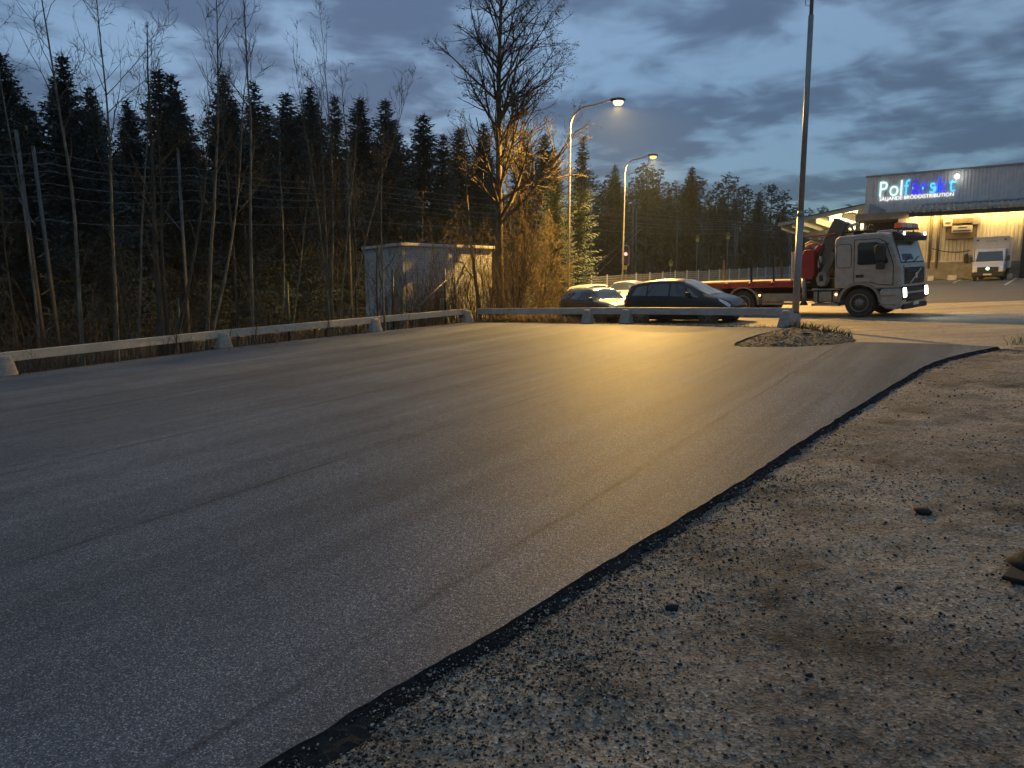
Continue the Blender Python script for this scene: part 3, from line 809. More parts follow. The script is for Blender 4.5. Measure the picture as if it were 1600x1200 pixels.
# corrugated canopy roof over the annex
zc_hi = B(1520, 317.5, 0.05)[1]; zc_lo = B(1520, 326.5, OFF + 0.9)[1]
sc = B(1420, 335, OFF + 0.9)[0]
mb = MB(); x = sc; P_ = 0.42
while x < sR:
    for a, dz in ((0, 0), (0.3, 0), (0.45, 0.13), (0.85, 0.13)):
        xx = x + a * P_; mb.v += [(xx, -0.06, zc_hi + dz), (xx, -OFF - 0.9, zc_lo + dz), (xx, -OFF - 0.9, zc_lo + dz - 0.03), (xx, -0.06, zc_hi + dz - 0.03)]
    x += P_
for i in range(len(mb.v) // 4 - 1):
    k = 4 * i; mb.f += [(k, k + 1, k + 5, k + 4), (k + 1, k + 2, k + 6, k + 5), (k + 2, k + 3, k + 7, k + 6)]
mb.build('canopy_roof', M['roof_sheet'], wh, fix=False)
MB().box(sc, sR, -OFF - 0.86, -OFF - 0.74, zc_lo - 0.36, zc_lo - 0.03).build('canopy_beam', M['dark_metal'], wh)
MB().box(sc, sR, -0.16, -0.045, zc_hi + 0.13, zc_hi + 0.24).build('flashing', M['trim'], wh)
x = sc + 0.3
while x < sR:
    MB().hexa([(x, -OFF - 0.8, zc_lo - 0.20), (x + 0.1, -OFF - 0.8, zc_lo - 0.20), (x + 0.1, -OFF - 0.8, zc_lo - 0.04), (x, -OFF - 0.8, zc_lo - 0.04)],
              [(x, -0.08, zc_hi - 0.20), (x + 0.1, -0.08, zc_hi - 0.20), (x + 0.1, -0.08, zc_hi - 0.04), (x, -0.08, zc_hi - 0.04)]).build('rafter', M['brown'], wh)
    x += 1.8
# portal with the dark gateway at the left end
pa, pb = B(1337, 350, OFF)[0], B(1419, 350, OFF)[0]; zpt = B(1378, 333, OFF)[1]; zob = B(1378, 343.5, OFF)[1]
MB().box(pa, pb, -OFF - 0.25, -0.05, zob, zpt).build('portal_beam', M['plinth'], wh, False, 0.02)
MB().box(pa, pa + 0.35, -OFF - 0.22, -OFF + 0.3, -0.5, zob).build('portal_post', M['plinth'], wh, False, 0.02)
MB().box(pb - 0.75, pb, -OFF - 0.22, -OFF + 0.3, -0.5, zob).build('portal_post', M['cream'], wh, False, 0.02)
MB().box(pa + 0.35, pb - 0.75, -0.6, -0.5, -0.5, zob).build('opening_shade', M['dark_in'], wh)  # dark sheet standing in for the shade deep inside the gateway
q = (pb - pa)
MB().box(pa + q * .38, pa + q * .78, -OFF + 0.5, -OFF + 0.6, -0.5, zob - 0.9).build('inner_door', paint('blue_black_door', (0.02, 0.022, 0.04), 0.6), wh)
# pale lean-to end below the sign
la_, lz = B(1357, 318, 0.6); lb_, lz2 = B(1381, 333, 0.6)
mb = MB().prism([(la_, lz2), (lb_, lz2), (lb_, lz2 + (lz - lz2) * 0.35), (la_ + 0.1, lz)], -0.62, -0.08); mb.build('lean_to_gable', M['roof_sheet'], wh)
# service hatch group on the yellow wall
a, b, c, d = seg(1471, 1530, 341, 375)
MB().box(a, b, -OFF - 0.30, -OFF - 0.06, d - 0.42, d).build('hatch_lintel', M['brown'], wh, False, 0.01)
a2, b2, c2, d2 = seg(1478, 1527, 352, 372)
hp = MB().box(a2, b2, -OFF - 0.16, -OFF - 0.06, c2, d2).build('hatch_back', M['brown'], wh)
a2, b2, c2, d2 = seg(1479, 1527, 368, 373.5); MB().box(a2, b2, -OFF - 0.5, -OFF - 0.17, c2, c2 + 0.14).build('hatch_shelf', M['brown'], wh, False, 0.01)
a2, b2, c2, d2 = seg(1475, 1489, 343, 354)
sp_ = MB().box(a2, b2, -OFF - 0.34, -OFF - 0.17, c2, d2).build('small_board', M['cream'], wh, False, 0.01)
MB().box(a2 + .15, b2 - .12, -OFF - 0.36, -OFF - 0.342, c2 + .2, d2 - .22).build('board_panel', M['brown'], sp_)
a2, b2, c2, d2 = seg(1503, 1520, 342, 352)
hw = MB().box(a2, b2, -OFF - 0.22, -OFF - 0.17, c2, d2).build('hatch_window', M['brown'], wh)
MB().box(a2 + .06, b2 - .06, -OFF - 0.235, -OFF - 0.222, c2 + .05, d2 - .05).build('pane', M['glass'], hw)
a2, b2, c2, d2 = seg(1521, 1533, 341, 351); MB().box(a2, b2, -OFF - 0.34, -OFF - 0.17, c2, d2).build('ventilation_box', M['plinth'], wh, False, 0.01)
a2, b2, c2, d2 = seg(1488, 1520, 353, 363.5)
bd = MB().box(a2, b2, -OFF - 0.40, -OFF - 0.30, c2, d2).build('notice_board', M['cream'], wh, False, 0.01)
MB().box(a2 + .1, b2 - .1, -OFF - 0.415, -OFF - 0.402, c2 + .08, c2 + .19).build('black_strip', M['dark_in'], bd)
MB().box(a2 + .45, b2 - .35, -OFF - 0.415, -OFF - 0.402, d2 - .17, d2 - .11).build('printed_line', M['dark_in'], bd)
# frame round the right bay, door at the right edge
a, b, c, d = seg(1528, 1531, 334, 370); MB().box(a, b, -OFF - 0.12, -OFF - 0.055, PLW + 1.9, zt).build('bay_trim', M['cream'], wh)
a, b, c, d = seg(1597, 1625, 340, 430); MB().box(a, b, -OFF - 0.25, -OFF - 0.06, -0.4, zt - .4).build('side_door', M['dark_in'], wh)
# drooping cable
ca = B(1456, 388, OFF + .1); cb = B(1516, 391, OFF + .1)
MB().tube([(ca[0] + (cb[0] - ca[0]) * t, -OFF - 0.14, ca[1] + (cb[1] - ca[1]) * t - 0.9 * t * (1 - t)) for t in np.linspace(0, 1, 12)], 0.035, 6).build('cable', M['black'], wh, True)
a, b, c, d = seg(1507, 1513, 397, 408); MB().box(a, b, -OFF - 0.42, -OFF - 0.19, PLW - .1, d).build('dock_bumper', M['black'], wh, False, 0.03)
# assumed lights under the canopy, unseen, added to give the wall its yellow light
M['assumed_tube_glow'] = glow('assumed_canopy_tube_glow', (1.0, 0.78, 0.40), 2.0)
for pxm in (1432, 1464, 1496, 1528, 1560, 1594, 1640):
    sx = B(pxm, 335, OFF + .9)[0]
    cl = MB().box(sx - 0.5, sx + 0.5, -OFF - 0.72, -OFF - 0.55, zc_lo - 0.16, zc_lo - 0.06).build('assumed_canopy_light', M['dark_metal'], wh, False, 0.01)
    MB().box(sx - 0.46, sx + 0.46, -OFF - 0.70, -OFF - 0.57, zc_lo - 0.195, zc_lo - 0.162).build('assumed_glowing_tube', M['assumed_tube_glow'], cl)
    ld = bpy.data.lights.new('assumed_canopy_lamp_light', 'AREA'); ld.shape = 'RECTANGLE'; ld.size = 1.1; ld.size_y = 0.3; ld.energy = 27; ld.color = (1.0, 0.66, 0.22)
    lo = bpy.data.objects.new('assumed_canopy_lamp_light', ld); COL.objects.link(lo); lo.parent = wh
    lo.location = (sx, -OFF - 0.66, zc_lo - 0.24); lo.rotation_euler = (math.radians(25), 0, 0)

# ---- illuminated sign
sign = empty('illuminated_sign', (WA.x, WA.y, WZ), WANG, 'illuminated white and blue letter sign high on the grey warehouse wall', 'sign')
LW = glow('letter_white', (0.70, 1.0, 1.0), 0.46); LC = glow('letter_cyan', (0.10, 0.55, 1.0), 0.5)
LB = glow('letter_blue', (0.03, 0.06, 1.0), 0.5); LV = glow('letter_violet', (0.05, 0.03, 0.85), 0.42); LT = glow('tagline_white', (1.0, 0.99, 0.95), 0.42)
def glyph(ch, size, ext):
    cu = bpy.data.curves.new('letter', 'FONT'); cu.body = ch; cu.size = size; cu.extrude = ext; cu.offset = -0.004 * size; cu.resolution_u = 4
    o = bpy.data.objects.new('letter', cu); COL.objects.link(o)
    dg = bpy.context.evaluated_depsgraph_get(); me = bpy.data.meshes.new_from_object(o.evaluated_get(dg))
    bpy.data.objects.remove(o); bpy.data.curves.remove(cu)
    return me
def bounds(me):
    a = np.empty(len(me.vertices) * 3); me.vertices.foreach_get('co', a); a = a.reshape(-1, 3); return a.min(0), a.max(0)
gx0, gz0 = B(1374, 307.5, 0.12); gx1, gz1 = B(1492, 298, 0.12)
word = [('P', LW), ('o', LW), ('l', LW), ('f', LC), ('ä', LV), ('r', LB), ('s', LC), ('k', LB), ('t', LC)]
SZ = 1.0
wid = []
for ch, m_ in word:
    me = glyph(ch, SZ, 0.05); wid.append((me, *bounds(me), m_, ch))
tot = sum(b[0] - a[0] for _, a, b, _, _ in wid) + 0.12 * (len(wid) - 1)
_, zP = B(1381, 284, 0.12); zPb = B(1381, 307, 0.12)[1]
capH = wid[0][2][1] - wid[0][1][1]
fy = (zP - zPb) / capH; fx = (gx1 - gx0) / tot
x = gx0
for me, a, b, m_, ch in wid:
    o = link('letter', me, sign, m_)
    o.rotation_euler = (math.pi / 2, 0, 0); o.scale = (fx, fy, 1.0)
    o.location = (x - a[0] * fx, -0.14, zPb)
    x += (b[0] - a[0] + 0.12) * fx
def bits(box_list, m_):                       # lit LED runs inside the blue letters
    for (p0, q0, p1, q1) in box_list:
        a = B(p0, q0, 0.2); b = B(p1, q1, 0.2)
        MB().box(min(a[0], b[0]), max(a[0], b[0]), -0.215, -0.196, min(a[1], b[1]), max(a[1], b[1])).build('lit_segment', m_, sign)
bits([(1459, 291, 1462.5, 298), (1441, 292, 1443, 296), (1425.5, 292.5, 1427, 295)], LC)
tg = glyph('SÄLJANDE BRÖDDISTRIBUTION', 1.0, 0.03); ta, tb = bounds(tg)
tx0, tz0 = B(1374, 314, 0.12); tx1, _ = B(1490, 305.5, 0.12); _, tz1 = B(1376, 308.4, 0.12)
o = link('tagline', tg, sign, LT); o['label'] = 'small white capital letters under the large sign letters'
cx = (tx1 - tx0) / (tb[0] - ta[0]); cap = 0.69
o.rotation_euler = (math.pi / 2, 0, 0); o.scale = (cx, (tz1 - tz0) / cap, 1); o.location = (tx0 - ta[0] * cx, -0.14, tz0)
# small floodlight above the sign
fx_, fz_ = B(1495.5, 275.5, 0.5)
fl = empty('wall_floodlight', (WA.x, WA.y, WZ), WANG, 'small bright white floodlight just right of the large sign', 'floodlight')
MB().box(fx_ - 0.1, fx_ + 0.1, -0.42, -0.045, fz_ - 0.06, fz_ + 0.06).build('bracket', M['dark_metal'], fl)
MB().lathe([(0.05, 0.06), (0.17, 0.03), (0.17, -0.06), (0.10, -0.12)], 14, 'y', (fx_, -0.5, fz_)).build('bulb', glow('white_flood', (1.0, 0.97, 0.9), 6.0), fl, True)

# ---- open lit canopy roof left of the portal
M['can_paint'] = paint('canopy_cream', (0.62, 0.56, 0.40), 0.6, 0, 0.12, 1.0)
c1 = P(1353, 321, 67.6); c0 = Vector((31.7, 86.5, c1.z))
cn = empty('service_canopy', (c1.x, c1.y, gz(c1.x, c1.y) - 0.05), 0, 'open sided pale canopy roof lit from beneath beside the warehouse', 'canopy')
cb_ = Vector(cn.location)
ud = (c0 - c1); ud.z = 0; LL = ud.length; ud.normalize(); vd = Vector((-ud.y, ud.x, 0)); 
if vd.x < 0: vd = -vd
hh = c1.z - cb_.z
def cp(s, w, z): q = c1 + ud * s + vd * w; return (q.x - cb_.x, q.y - cb_.y, hh + z - (0.30 * w if z > -2 else 0))
def cbox(s0, s1, w0, w1, z0, z1): return MB().hexa([cp(s0, w0, z0), cp(s1, w0, z0), cp(s1, w1, z0), cp(s0, w1, z0)], [cp(s0, w0, z1), cp(s1, w0, z1), cp(s1, w1, z1), cp(s0, w1, z1)])
cbox(0, LL, 0, 4.6, -0.10, 0.0).build('roof_slab', M['can_paint'], cn)
cbox(-0.05, LL + .05, -0.12, -0.002, -0.34, 0.06).build('fascia', M['can_paint'], cn, False, 0.01)
cbox(-0.12, -0.052, -0.12, 4.6, -0.55, 0.06).build('end_fascia', M['brown'], cn, False, 0.01)
cbox(-0.1, LL + .1, -0.2, 4.7, 0.062, 0.12).build('roof_edge', M['dark_metal'], cn)
for k in range(7):
    s_ = 1.2 + k * (LL - 2) / 6
    cbox(s_, s_ + 0.28, 0.02, 4.5, -0.75, -0.104).build('cross_beam', M['can_paint'], cn, False, 0.01)
for w_ in (1.9, 4.2): cbox(0.2, LL - .2, w_, w_ + 0.3, -1.10, -0.752).build('long_beam', M['can_paint'], cn, False, 0.01)
for s_ in (9.0, LL - 1.5):
    cbox(s_, s_ + 0.32, 1.9, 2.2, -hh, -1.10).build('post', M['can_paint'], cn, False, 0.01)
lmp = cbox(4.6, 5.5, 0.8, 1.3, -0.95, -0.80).build('ceiling_lamp', M['trim'], cn, False, 0.01)
cbox(4.65, 5.45, 0.84, 1.26, -1.0, -0.952).build('glowing_panel', glow('canopy_white', (1.0, 0.93, 0.72), 8.0), lmp)
ld = bpy.data.lights.new('canopy_point', 'POINT'); ld.energy = 620; ld.color = (1.0, 0.82, 0.45); ld.shadow_soft_size = 0.3
lo = bpy.data.objects.new('canopy_point', ld); COL.objects.link(lo); lo.parent = cn; lo.location = Vector(cp(5.05, 1.05, -1.45))

# ---- concrete blocks at the wall foot, bay lines
M['white_paint'] = paint('worn_white_line', (0.5, 0.5, 0.48), 0.7, 0, 0.3, 6.0, (0.1, 0.1, 0.1), 0.5)
def wall_world(s, off, z=None):
    p = WA + WU * s + WN * off; return Vector((p.x, p.y, gz(p.x, p.y) - 0.055 if z is None else z))
for px0, px1, lab in ((1451, 1461, 'low pale concrete wheel block at the wall foot left of another block'), (1482, 1497, 'low pale concrete wheel block at the wall foot beside the box van'), (1574, 1582, 'low concrete wheel block right of the box van'), (1445, 1449.5, 'small low concrete block showing just right of the truck')):
    a, b = B(px0, 427, OFF + .9)[0], B(px1, 427, OFF + .9)[0]
    w0 = wall_world(a, OFF + 1.5)
    o = MB().prism([(0, 0), (1.0, 0), (0.72, 0.42), (0.28, 0.42)], 0, b - a).build('wheel_block', M['concrete'], None, False, 0.03)
    o.location = w0; o.rotation_euler = (0, 0, WANG + math.pi / 2); tag(o, lab, 'concrete block', 'wheel blocks along the loading wall')
    o.location = wall_world(b, OFF + 1.5)
for k, (q0, q1) in enumerate((((1512, 431.5), (1489, 441)), ((1590, 432.5), (1570, 444)), ((1475, 430), (1458, 436)))):
    a, b = G(*q0), G(*q1); t = (b - a).normalized(); nn = Vector((-t.y, t.x, 0)) * 0.07
    me = bpy.data.meshes.new('parking_line')
    vs = [a - nn, a + nn, b + nn, b - nn]; me.from_pydata([(v.x, v.y, gz(v.x, v.y) - 0.051) for v in vs], [], [(0, 1, 2, 3)])
    tag(link('parking_line', me, None, M['white_paint']), None, None, None, 'structure')
# ------------------------------------------------------------------ crane truck
M['cab'] = paint('silver_cab_paint', (0.37, 0.355, 0.325), 0.42, 0.05, 0.08, 1.5, (0.13, 0.11, 0.08), 0.45, coat=0.25)
M['red'] = paint('red_paint', (0.30, 0.022, 0.018), 0.45, 0, 0.2, 2.0, (0.10, 0.05, 0.03), 0.4, coat=0.2)
M['wood'] = paint('deck_planks', (0.36, 0.26, 0.14), 0.75, 0, 0.25, 3.0, (0.2, 0.15, 0.09), 0.4)
M['crane'] = paint('crane_grey', (0.13, 0.12, 0.10), 0.55, 0.1, 0.25, 3.0, (0.06, 0.05, 0.035), 0.5)
M['chassis'] = paint('chassis_black', (0.02, 0.019, 0.018), 0.7, 0, 0.3, 4.0, (0.08, 0.065, 0.045), 0.5)
M['tank'] = paint('dull_aluminium', (0.28, 0.265, 0.235), 0.45, 0.4, 0.15, 3.0, (0.13, 0.11, 0.08), 0.5)
M['rim'] = paint('dusty_steel_rim', (0.22, 0.20, 0.17), 0.5, 0.3, 0.2, 6.0, (0.10, 0.085, 0.06), 0.6)
M['guard'] = paint('grey_mudguard', (0.25, 0.235, 0.205), 0.6, 0, 0.2, 3.0, (0.12, 0.10, 0.07), 0.6)
M['orange'] = paint('orange_lens', (0.65, 0.11, 0.02), 0.25, 0, 0.1, coat=0.5)
M['pale_lens'] = paint('pale_lens', (0.6, 0.56, 0.45), 0.35)
M['head_glow'] = glow('headlight_glow', (0.98, 1.0, 0.82), 6.0)
M['amber_glow'] = glow('amber_marker', (1.0, 0.48, 0.12), 5.0)
M['small_white'] = glow('roof_marker_white', (0.9, 0.97, 1.0), 9.0)
M['plate'] = paint('number_plate', (0.6, 0.58, 0.5), 0.4)
M['cab_in'] = paint('cab_interior', (0.22, 0.22, 0.18), 0.8)
def mat_clear(name, tint, mixv):
    m, n, l, b = nodes(name); n.remove(b)
    out = [k for k in n if k.type == 'OUTPUT_MATERIAL'][0]
    t = n.new('ShaderNodeBsdfTransparent'); t.inputs[0].default_value = (*tint, 1)
    g = n.new('ShaderNodeBsdfGlossy'); g.inputs['Roughness'].default_value = 0.03; g.inputs[0].default_value = (0.9, 0.95, 1, 1)
    f = n.new('ShaderNodeFresnel'); f.inputs[0].default_value = 1.5
    ad = n.new('ShaderNodeMath'); ad.operation = 'ADD'; ad.inputs[1].default_value = mixv; ad.use_clamp = True; l.new(f.outputs[0], ad.inputs[0])
    mx = n.new('ShaderNodeMixShader'); l.new(ad.outputs[0], mx.inputs[0]); l.new(t.outputs[0], mx.inputs[1]); l.new(g.outputs[0], mx.inputs[2])
    l.new(mx.outputs[0], out.inputs[0]); return m
M['windscreen'] = mat_clear('windscreen_glass', (0.62, 0.72, 0.74), 0.12)

TH_ = math.radians(-47)
TX, TY = XY(1335, 24.7)
TX, TY = TX + 1.2 * -math.sin(TH_), TY + 1.2 * math.cos(TH_)
tilt_p = -math.atan(GA * math.cos(TH_) + GB * math.sin(TH_))          # follow the slope of the yard
tilt_r = math.atan(-GA * math.sin(TH_) + GB * math.cos(TH_))
tr = empty('crane_truck', (TX, TY, gz(TX, TY) - 0.06), 0, 'silver flatbed crane truck with headlights on and a red bed', 'truck', rot=(tilt_r, tilt_p, TH_))
W = 1.22
# cab body: side outline with the wheel arch cut out
prof = [(-0.86, 1.0), (-0.88, 2.62), (-0.84, 2.72), (-0.72, 2.80), (0.62, 2.84), (0.86, 2.78), (0.98, 2.66), (1.27, 1.74), (1.31, 1.60), (1.33, 0.98), (0.74, 0.98)]
prof += [(0.66 * math.cos(math.radians(a)), 0.52 + 0.66 * math.sin(math.radians(a))) for a in (42, 60, 78, 96, 114, 132)]
cab = MB().prism(prof, -W, W).build('cab', M['cab'], tr, False, 0.07, 4)
# lower front: bumper corner, bumper
lp = [(1.33, 0.975), (1.37, 0.60), (1.34, 0.36), (1.22, 0.28), (0.84, 0.30), (0.70, 0.42), (0.62, 0.62), (0.62, 0.80), (0.70, 0.975)]
bump = MB().prism(lp, -W - 0.005, W + 0.005).build('bumper', M['cab'], tr, False, 0.06, 3)
MB().box(1.30, 1.405, -1.12, 1.12, 0.27, 0.44).build('bumper_lip', M['chassis'], bump, False, 0.03)
MB().box(1.40, 1.415, -0.26, 0.26, 0.38, 0.50).build('number_plate', M['plate'], bump, False, 0.004)
# windscreen, interior behind it
def fx(z): return 0.98 + (1.27 - 0.98) * (2.66 - z) / (2.66 - 1.74)
ins = MB().hexa([(fx(1.80) + .004, -1.10, 1.80), (fx(1.80) + .004, 1.10, 1.80), (fx(2.60) + .004, 1.04, 2.60), (fx(2.60) + .004, -1.04, 2.60)], [(fx(1.80) + .010, -1.10, 1.80), (fx(1.80) + .010, 1.10, 1.80), (fx(2.60) + .010, 1.04, 2.60), (fx(2.60) + .010, -1.04, 2.60)]).build('windscreen_seal', M['black'], tr)
MB().hexa([(fx(1.84) + .012, -1.06, 1.84), (fx(1.84) + .012, 1.06, 1.84), (fx(2.56) + .012, 1.00, 2.56), (fx(2.56) + .012, -1.00, 2.56)], [(fx(1.84) + .018, -1.06, 1.84), (fx(1.84) + .018, 1.06, 1.84), (fx(2.56) + .018, 1.00, 2.56), (fx(2.56) + .018, -1.00, 2.56)]).build('windscreen', glass('windscreen_dusk', (0.24, 0.28, 0.25), 0.08), tr)
# things seen through the screen: sun blind, seat tops, dash papers
MB().hexa([(fx(1.90) + .020, -0.9, 1.90), (fx(1.90) + .020, 0.15, 1.90), (fx(2.10) + .020, 0.05, 2.10), (fx(2.10) + .020, -0.8, 2.10)], [(fx(1.90) + .023, -0.9, 1.90), (fx(1.90) + .023, 0.15, 1.90), (fx(2.10) + .023, 0.05, 2.10), (fx(2.10) + .023, -0.8, 2.10)]).build('seat_outline', paint('seat_blue', (0.03, 0.05, 0.075), 0.5), tr)
MB().hexa([(fx(2.40) + .020, 0.05, 2.40), (fx(2.40) + .020, 0.4, 2.40), (fx(2.50) + .020, 0.36, 2.50), (fx(2.50) + .020, 0.1, 2.50)], [(fx(2.40) + .023, 0.05, 2.40), (fx(2.40) + .023, 0.4, 2.40), (fx(2.50) + .023, 0.36, 2.50), (fx(2.50) + .023, 0.1, 2.50)]).build('interior_mirror', M['black'], tr, False)
for s_ in (-0.75, 0.1):
    MB().tube([(fx(1.84) + .03, s_, 1.84), (fx(1.98) + .035, s_ + 0.55, 2.0)], 0.012, 6).build('wiper', M['black'], tr)
vis = MB().prism([(1.02, 2.60), (1.30, 2.52), (1.33, 2.70), (1.04, 2.84), (0.92, 2.82)], -1.12, 1.12).build('sun_visor', M['chassis'], tr, False, 0.03)
# side windows, doors, sleeper panel
for sgn in (-1, 1):
    y0, y1 = (-W - 0.004, -W - 0.020) if sgn < 0 else (W + 0.004, W + 0.020)
    MB().prism([(-0.205, 1.195), (-0.205, 2.645), (0.59, 2.645), (0.825, 2.515), (1.045, 1.87), (1.085, 1.73), (1.085, 1.075), (0.61, 1.115), (0.29, 1.195)], y0, (y0 + y1) / 2).build('door_gap', M['black'], tr)
    MB().prism([(-0.735, 1.70), (-0.80, 1.79), (-0.80, 2.43), (-0.73, 2.52), (-0.35, 2.52), (-0.28, 2.43), (-0.28, 1.79), (-0.335, 1.70)], y0, (y0 + y1) / 2).build('panel_gap', M['black'], tr)
    d = MB().prism([(-0.18, 1.22), (-0.18, 2.62), (0.58, 2.62), (0.80, 2.5), (1.02, 1.86), (1.06, 1.72), (1.06, 1.10), (0.62, 1.14), (0.30, 1.22)], y0, y1).build('door', M['cab'], tr, False, 0.01)
    ye0, ye1 = y1 - 0.002 * -sgn, y1 + 0.012 * sgn
    MB().prism([(-0.08, 1.82), (-0.08, 2.46), (-0.02, 2.53), (0.52, 2.53), (0.70, 2.44), (0.92, 1.86), (0.86, 1.80), (-0.02, 1.78)], y1 + 0.001 * sgn, ye1).build('window_seal', M['black'], d)
    MB().prism([(-0.04, 1.84), (-0.04, 2.44), (0.0, 2.49), (0.50, 2.49), (0.66, 2.42), (0.86, 1.87), (0.82, 1.83), (0.0, 1.82)], ye1 + 0.001 * sgn, ye1 + 0.006 * sgn).build('side_window', M['glass'], d)
    MB().box(-0.12, 0.14, min(y1, ye1), max(y1, ye1) + 0.0, 1.36, 1.46).build('door_handle', M['black'], d, False, 0.01)
    s = MB().prism([(-0.74, 1.72), (-0.78, 1.80), (-0.78, 2.42), (-0.72, 2.50), (-0.36, 2.50), (-0.30, 2.42), (-0.30, 1.80), (-0.34, 1.72)], y0, y1).build('sleeper_panel', M['cab'], tr, False, 0.012)
    for z in (1.20, 1.585):
        MB().box(-0.86, 1.24, min(y0, y1) if sgn < 0 else W, max(y0, y1) if sgn > 0 else -W, z, z + 0.018).build('body_crease', M['cab'], tr)
    # wheel arch trim
    arc = [(0.72 * math.cos(math.radians(a)), 0.52 + 0.68 * math.sin(math.radians(a))) for a in range(0, 181, 12)]
    arc_in = [(0.64 * math.cos(math.radians(a)), 0.52 + 0.60 * math.sin(math.radians(a))) for a in range(180, -1, -12)]
    MB().prism([(p[0] + 0.0, p[1]) for p in arc] + arc_in, sgn * (W + 0.03), sgn * (W - 0.42)).build('wheel_arch', M['guard'], tr)
    # mirrors
    mr = MB().prism([(0.62, 1.90), (0.60, 2.38), (0.66, 2.42), (0.84, 2.42), (0.90, 2.36), (0.88, 1.90)], sgn * (W + 0.16), sgn * (W + 0.40)).build('mirror', M['black'], tr, False, 0.03, 3)
    MB().box(0.64, 0.88, sgn * (W + 0.16), sgn * (W + 0.40), 1.62, 1.86).build('lower_mirror', M['black'], mr, False, 0.05, 3)
    MB().tube([(0.9, sgn * (W - 0.02), 2.45), (0.78, sgn * (W + 0.22), 2.44)], 0.02, 6).build('mirror_arm', M['black'], mr)
    # headlights
    h = MB().prism([(1.30, 0.56), (1.30, 1.02), (1.375, 1.02), (1.405, 0.60)], sgn * 0.84, sgn * 1.19).build('headlight', M['black'], tr, False, 0.03)
    MB().prism([(1.36, 0.68), (1.36, 0.98), (1.388, 0.98), (1.412, 0.68)], sgn * 0.90, sgn * 1.17).build('lens', M['head_glow'], h, False, 0.02)
    ld = bpy.data.lights.new('headlight_beam', 'SPOT'); ld.energy = 38; ld.color = (1.0, 0.96, 0.78); ld.spot_size = math.radians(115); ld.spot_blend = 1.0; ld.shadow_soft_size = 0.08
    lo = bpy.data.objects.new('headlight_beam', ld); COL.objects.link(lo); lo.parent = tr; lo.location = (1.47, sgn * 1.03, 0.82)
    lo.rotation_euler = (0, math.radians(-84), 0)
    for k, z in enumerate((0.42, 0.72)):
        MB().box(0.66, 1.18, sgn * (W + 0.006), sgn * (W + 0.022), z, z + 0.05).build('step', M['tank'], bump, False, 0.005)
# front grille
gp = MB().prism([(1.28, 1.10), (1.285, 1.64), (1.335, 1.62), (1.355, 1.10)], -0.92, 0.92).build('grille', M['chassis'], tr, False, 0.02)
for z in (1.16, 1.27, 1.38, 1.49):
    MB().box(1.33, 1.368, -0.82, 0.82, z, z + 0.05).build('grille_slat', M['black'], gp, False, 0.008)
MB().hexa([(1.362, -0.55, 1.13), (1.362, -0.47, 1.13), (1.352, 0.55, 1.60), (1.352, 0.47, 1.60)], [(1.392, -0.55, 1.13), (1.392, -0.47, 1.13), (1.382, 0.55, 1.60), (1.382, 0.47, 1.60)]).build('diagonal_bar', M['trim'], gp)
MB().lathe([(0.105, 0.0), (0.105, 0.025), (0.08, 0.03)], 20, 'x', (1.372, 0.0, 1.365)).build('round_emblem', M['trim'], gp, True)
MB().prism([(1.27, 1.65), (1.30, 1.72), (1.325, 1.72), (1.345, 1.645)], -0.98, 0.98).build('grille_top_trim', M['cab'], tr, False, 0.015)
for z0, z1 in ((0.86, 0.97), (0.52, 0.76)):
    g2 = MB().box(1.34, 1.398, -0.80, 0.80, z0, z1).build('lower_grille', M['chassis'], bump, False, 0.015)
    MB().box(1.385, 1.41, -0.78, 0.78, (z0 + z1) / 2 - 0.015, (z0 + z1) / 2 + 0.015).build('grille_slat', M['black'], g2)
MB().box(1.35, 1.415, -0.82, 0.82, 0.78, 0.845).build('bumper_band', M['cab'], bump, False, 0.012)
# beacon bar and roof lamps
bar = MB().box(0.86, 1.16, -0.78, 0.78, 2.90, 2.955).build('beacon_bar', M['chassis'], tr, False, 0.01)
for y0, y1, m_ in ((-0.78, -0.24, M['orange']), (-0.22, 0.22, M['pale_lens']), (0.24, 0.78, M['orange'])):
    MB().prism([(0.88, 2.957), (0.90, 3.09), (0.96, 3.13), (1.06, 3.13), (1.12, 3.09), (1.14, 2.957)], y0, y1).build('beacon_lens', m_, bar, False, 0.02)
for y_ in (-0.72, 0.72):
    MB().tube([(1.0, y_, 2.83), (1.0, y_, 2.91)], 0.03, 8).build('bar_foot', M['chassis'], bar)
for y_ in (-0.98, 0.98):
    MB().lathe([(0.05, 0.0), (0.05, 0.03)], 10, 'x', (1.27, y_, 2.76)).build('roof_marker', M['small_white'], vis)
rk = MB().tube([(-0.70, -0.85, 2.92), (0.25, -0.85, 2.95)], 0.025, 8).build('roof_rail', M['chassis'], tr)
MB().tube([(-0.65, -0.85, 2.80), (-0.65, -0.85, 2.92)], 0.02, 6).build('rail_foot', M['chassis'], rk); MB().tube([(0.2, -0.85, 2.82), (0.2, -0.85, 2.94)], 0.02, 6).build('rail_foot', M['chassis'], rk)
MB().prism([(0.2, 2.83), (0.25, 2.93), (0.75, 2.93), (0.9, 2.80)], -0.45, 0.45).build('roof_hatch', M['cab'], tr, False, 0.03)
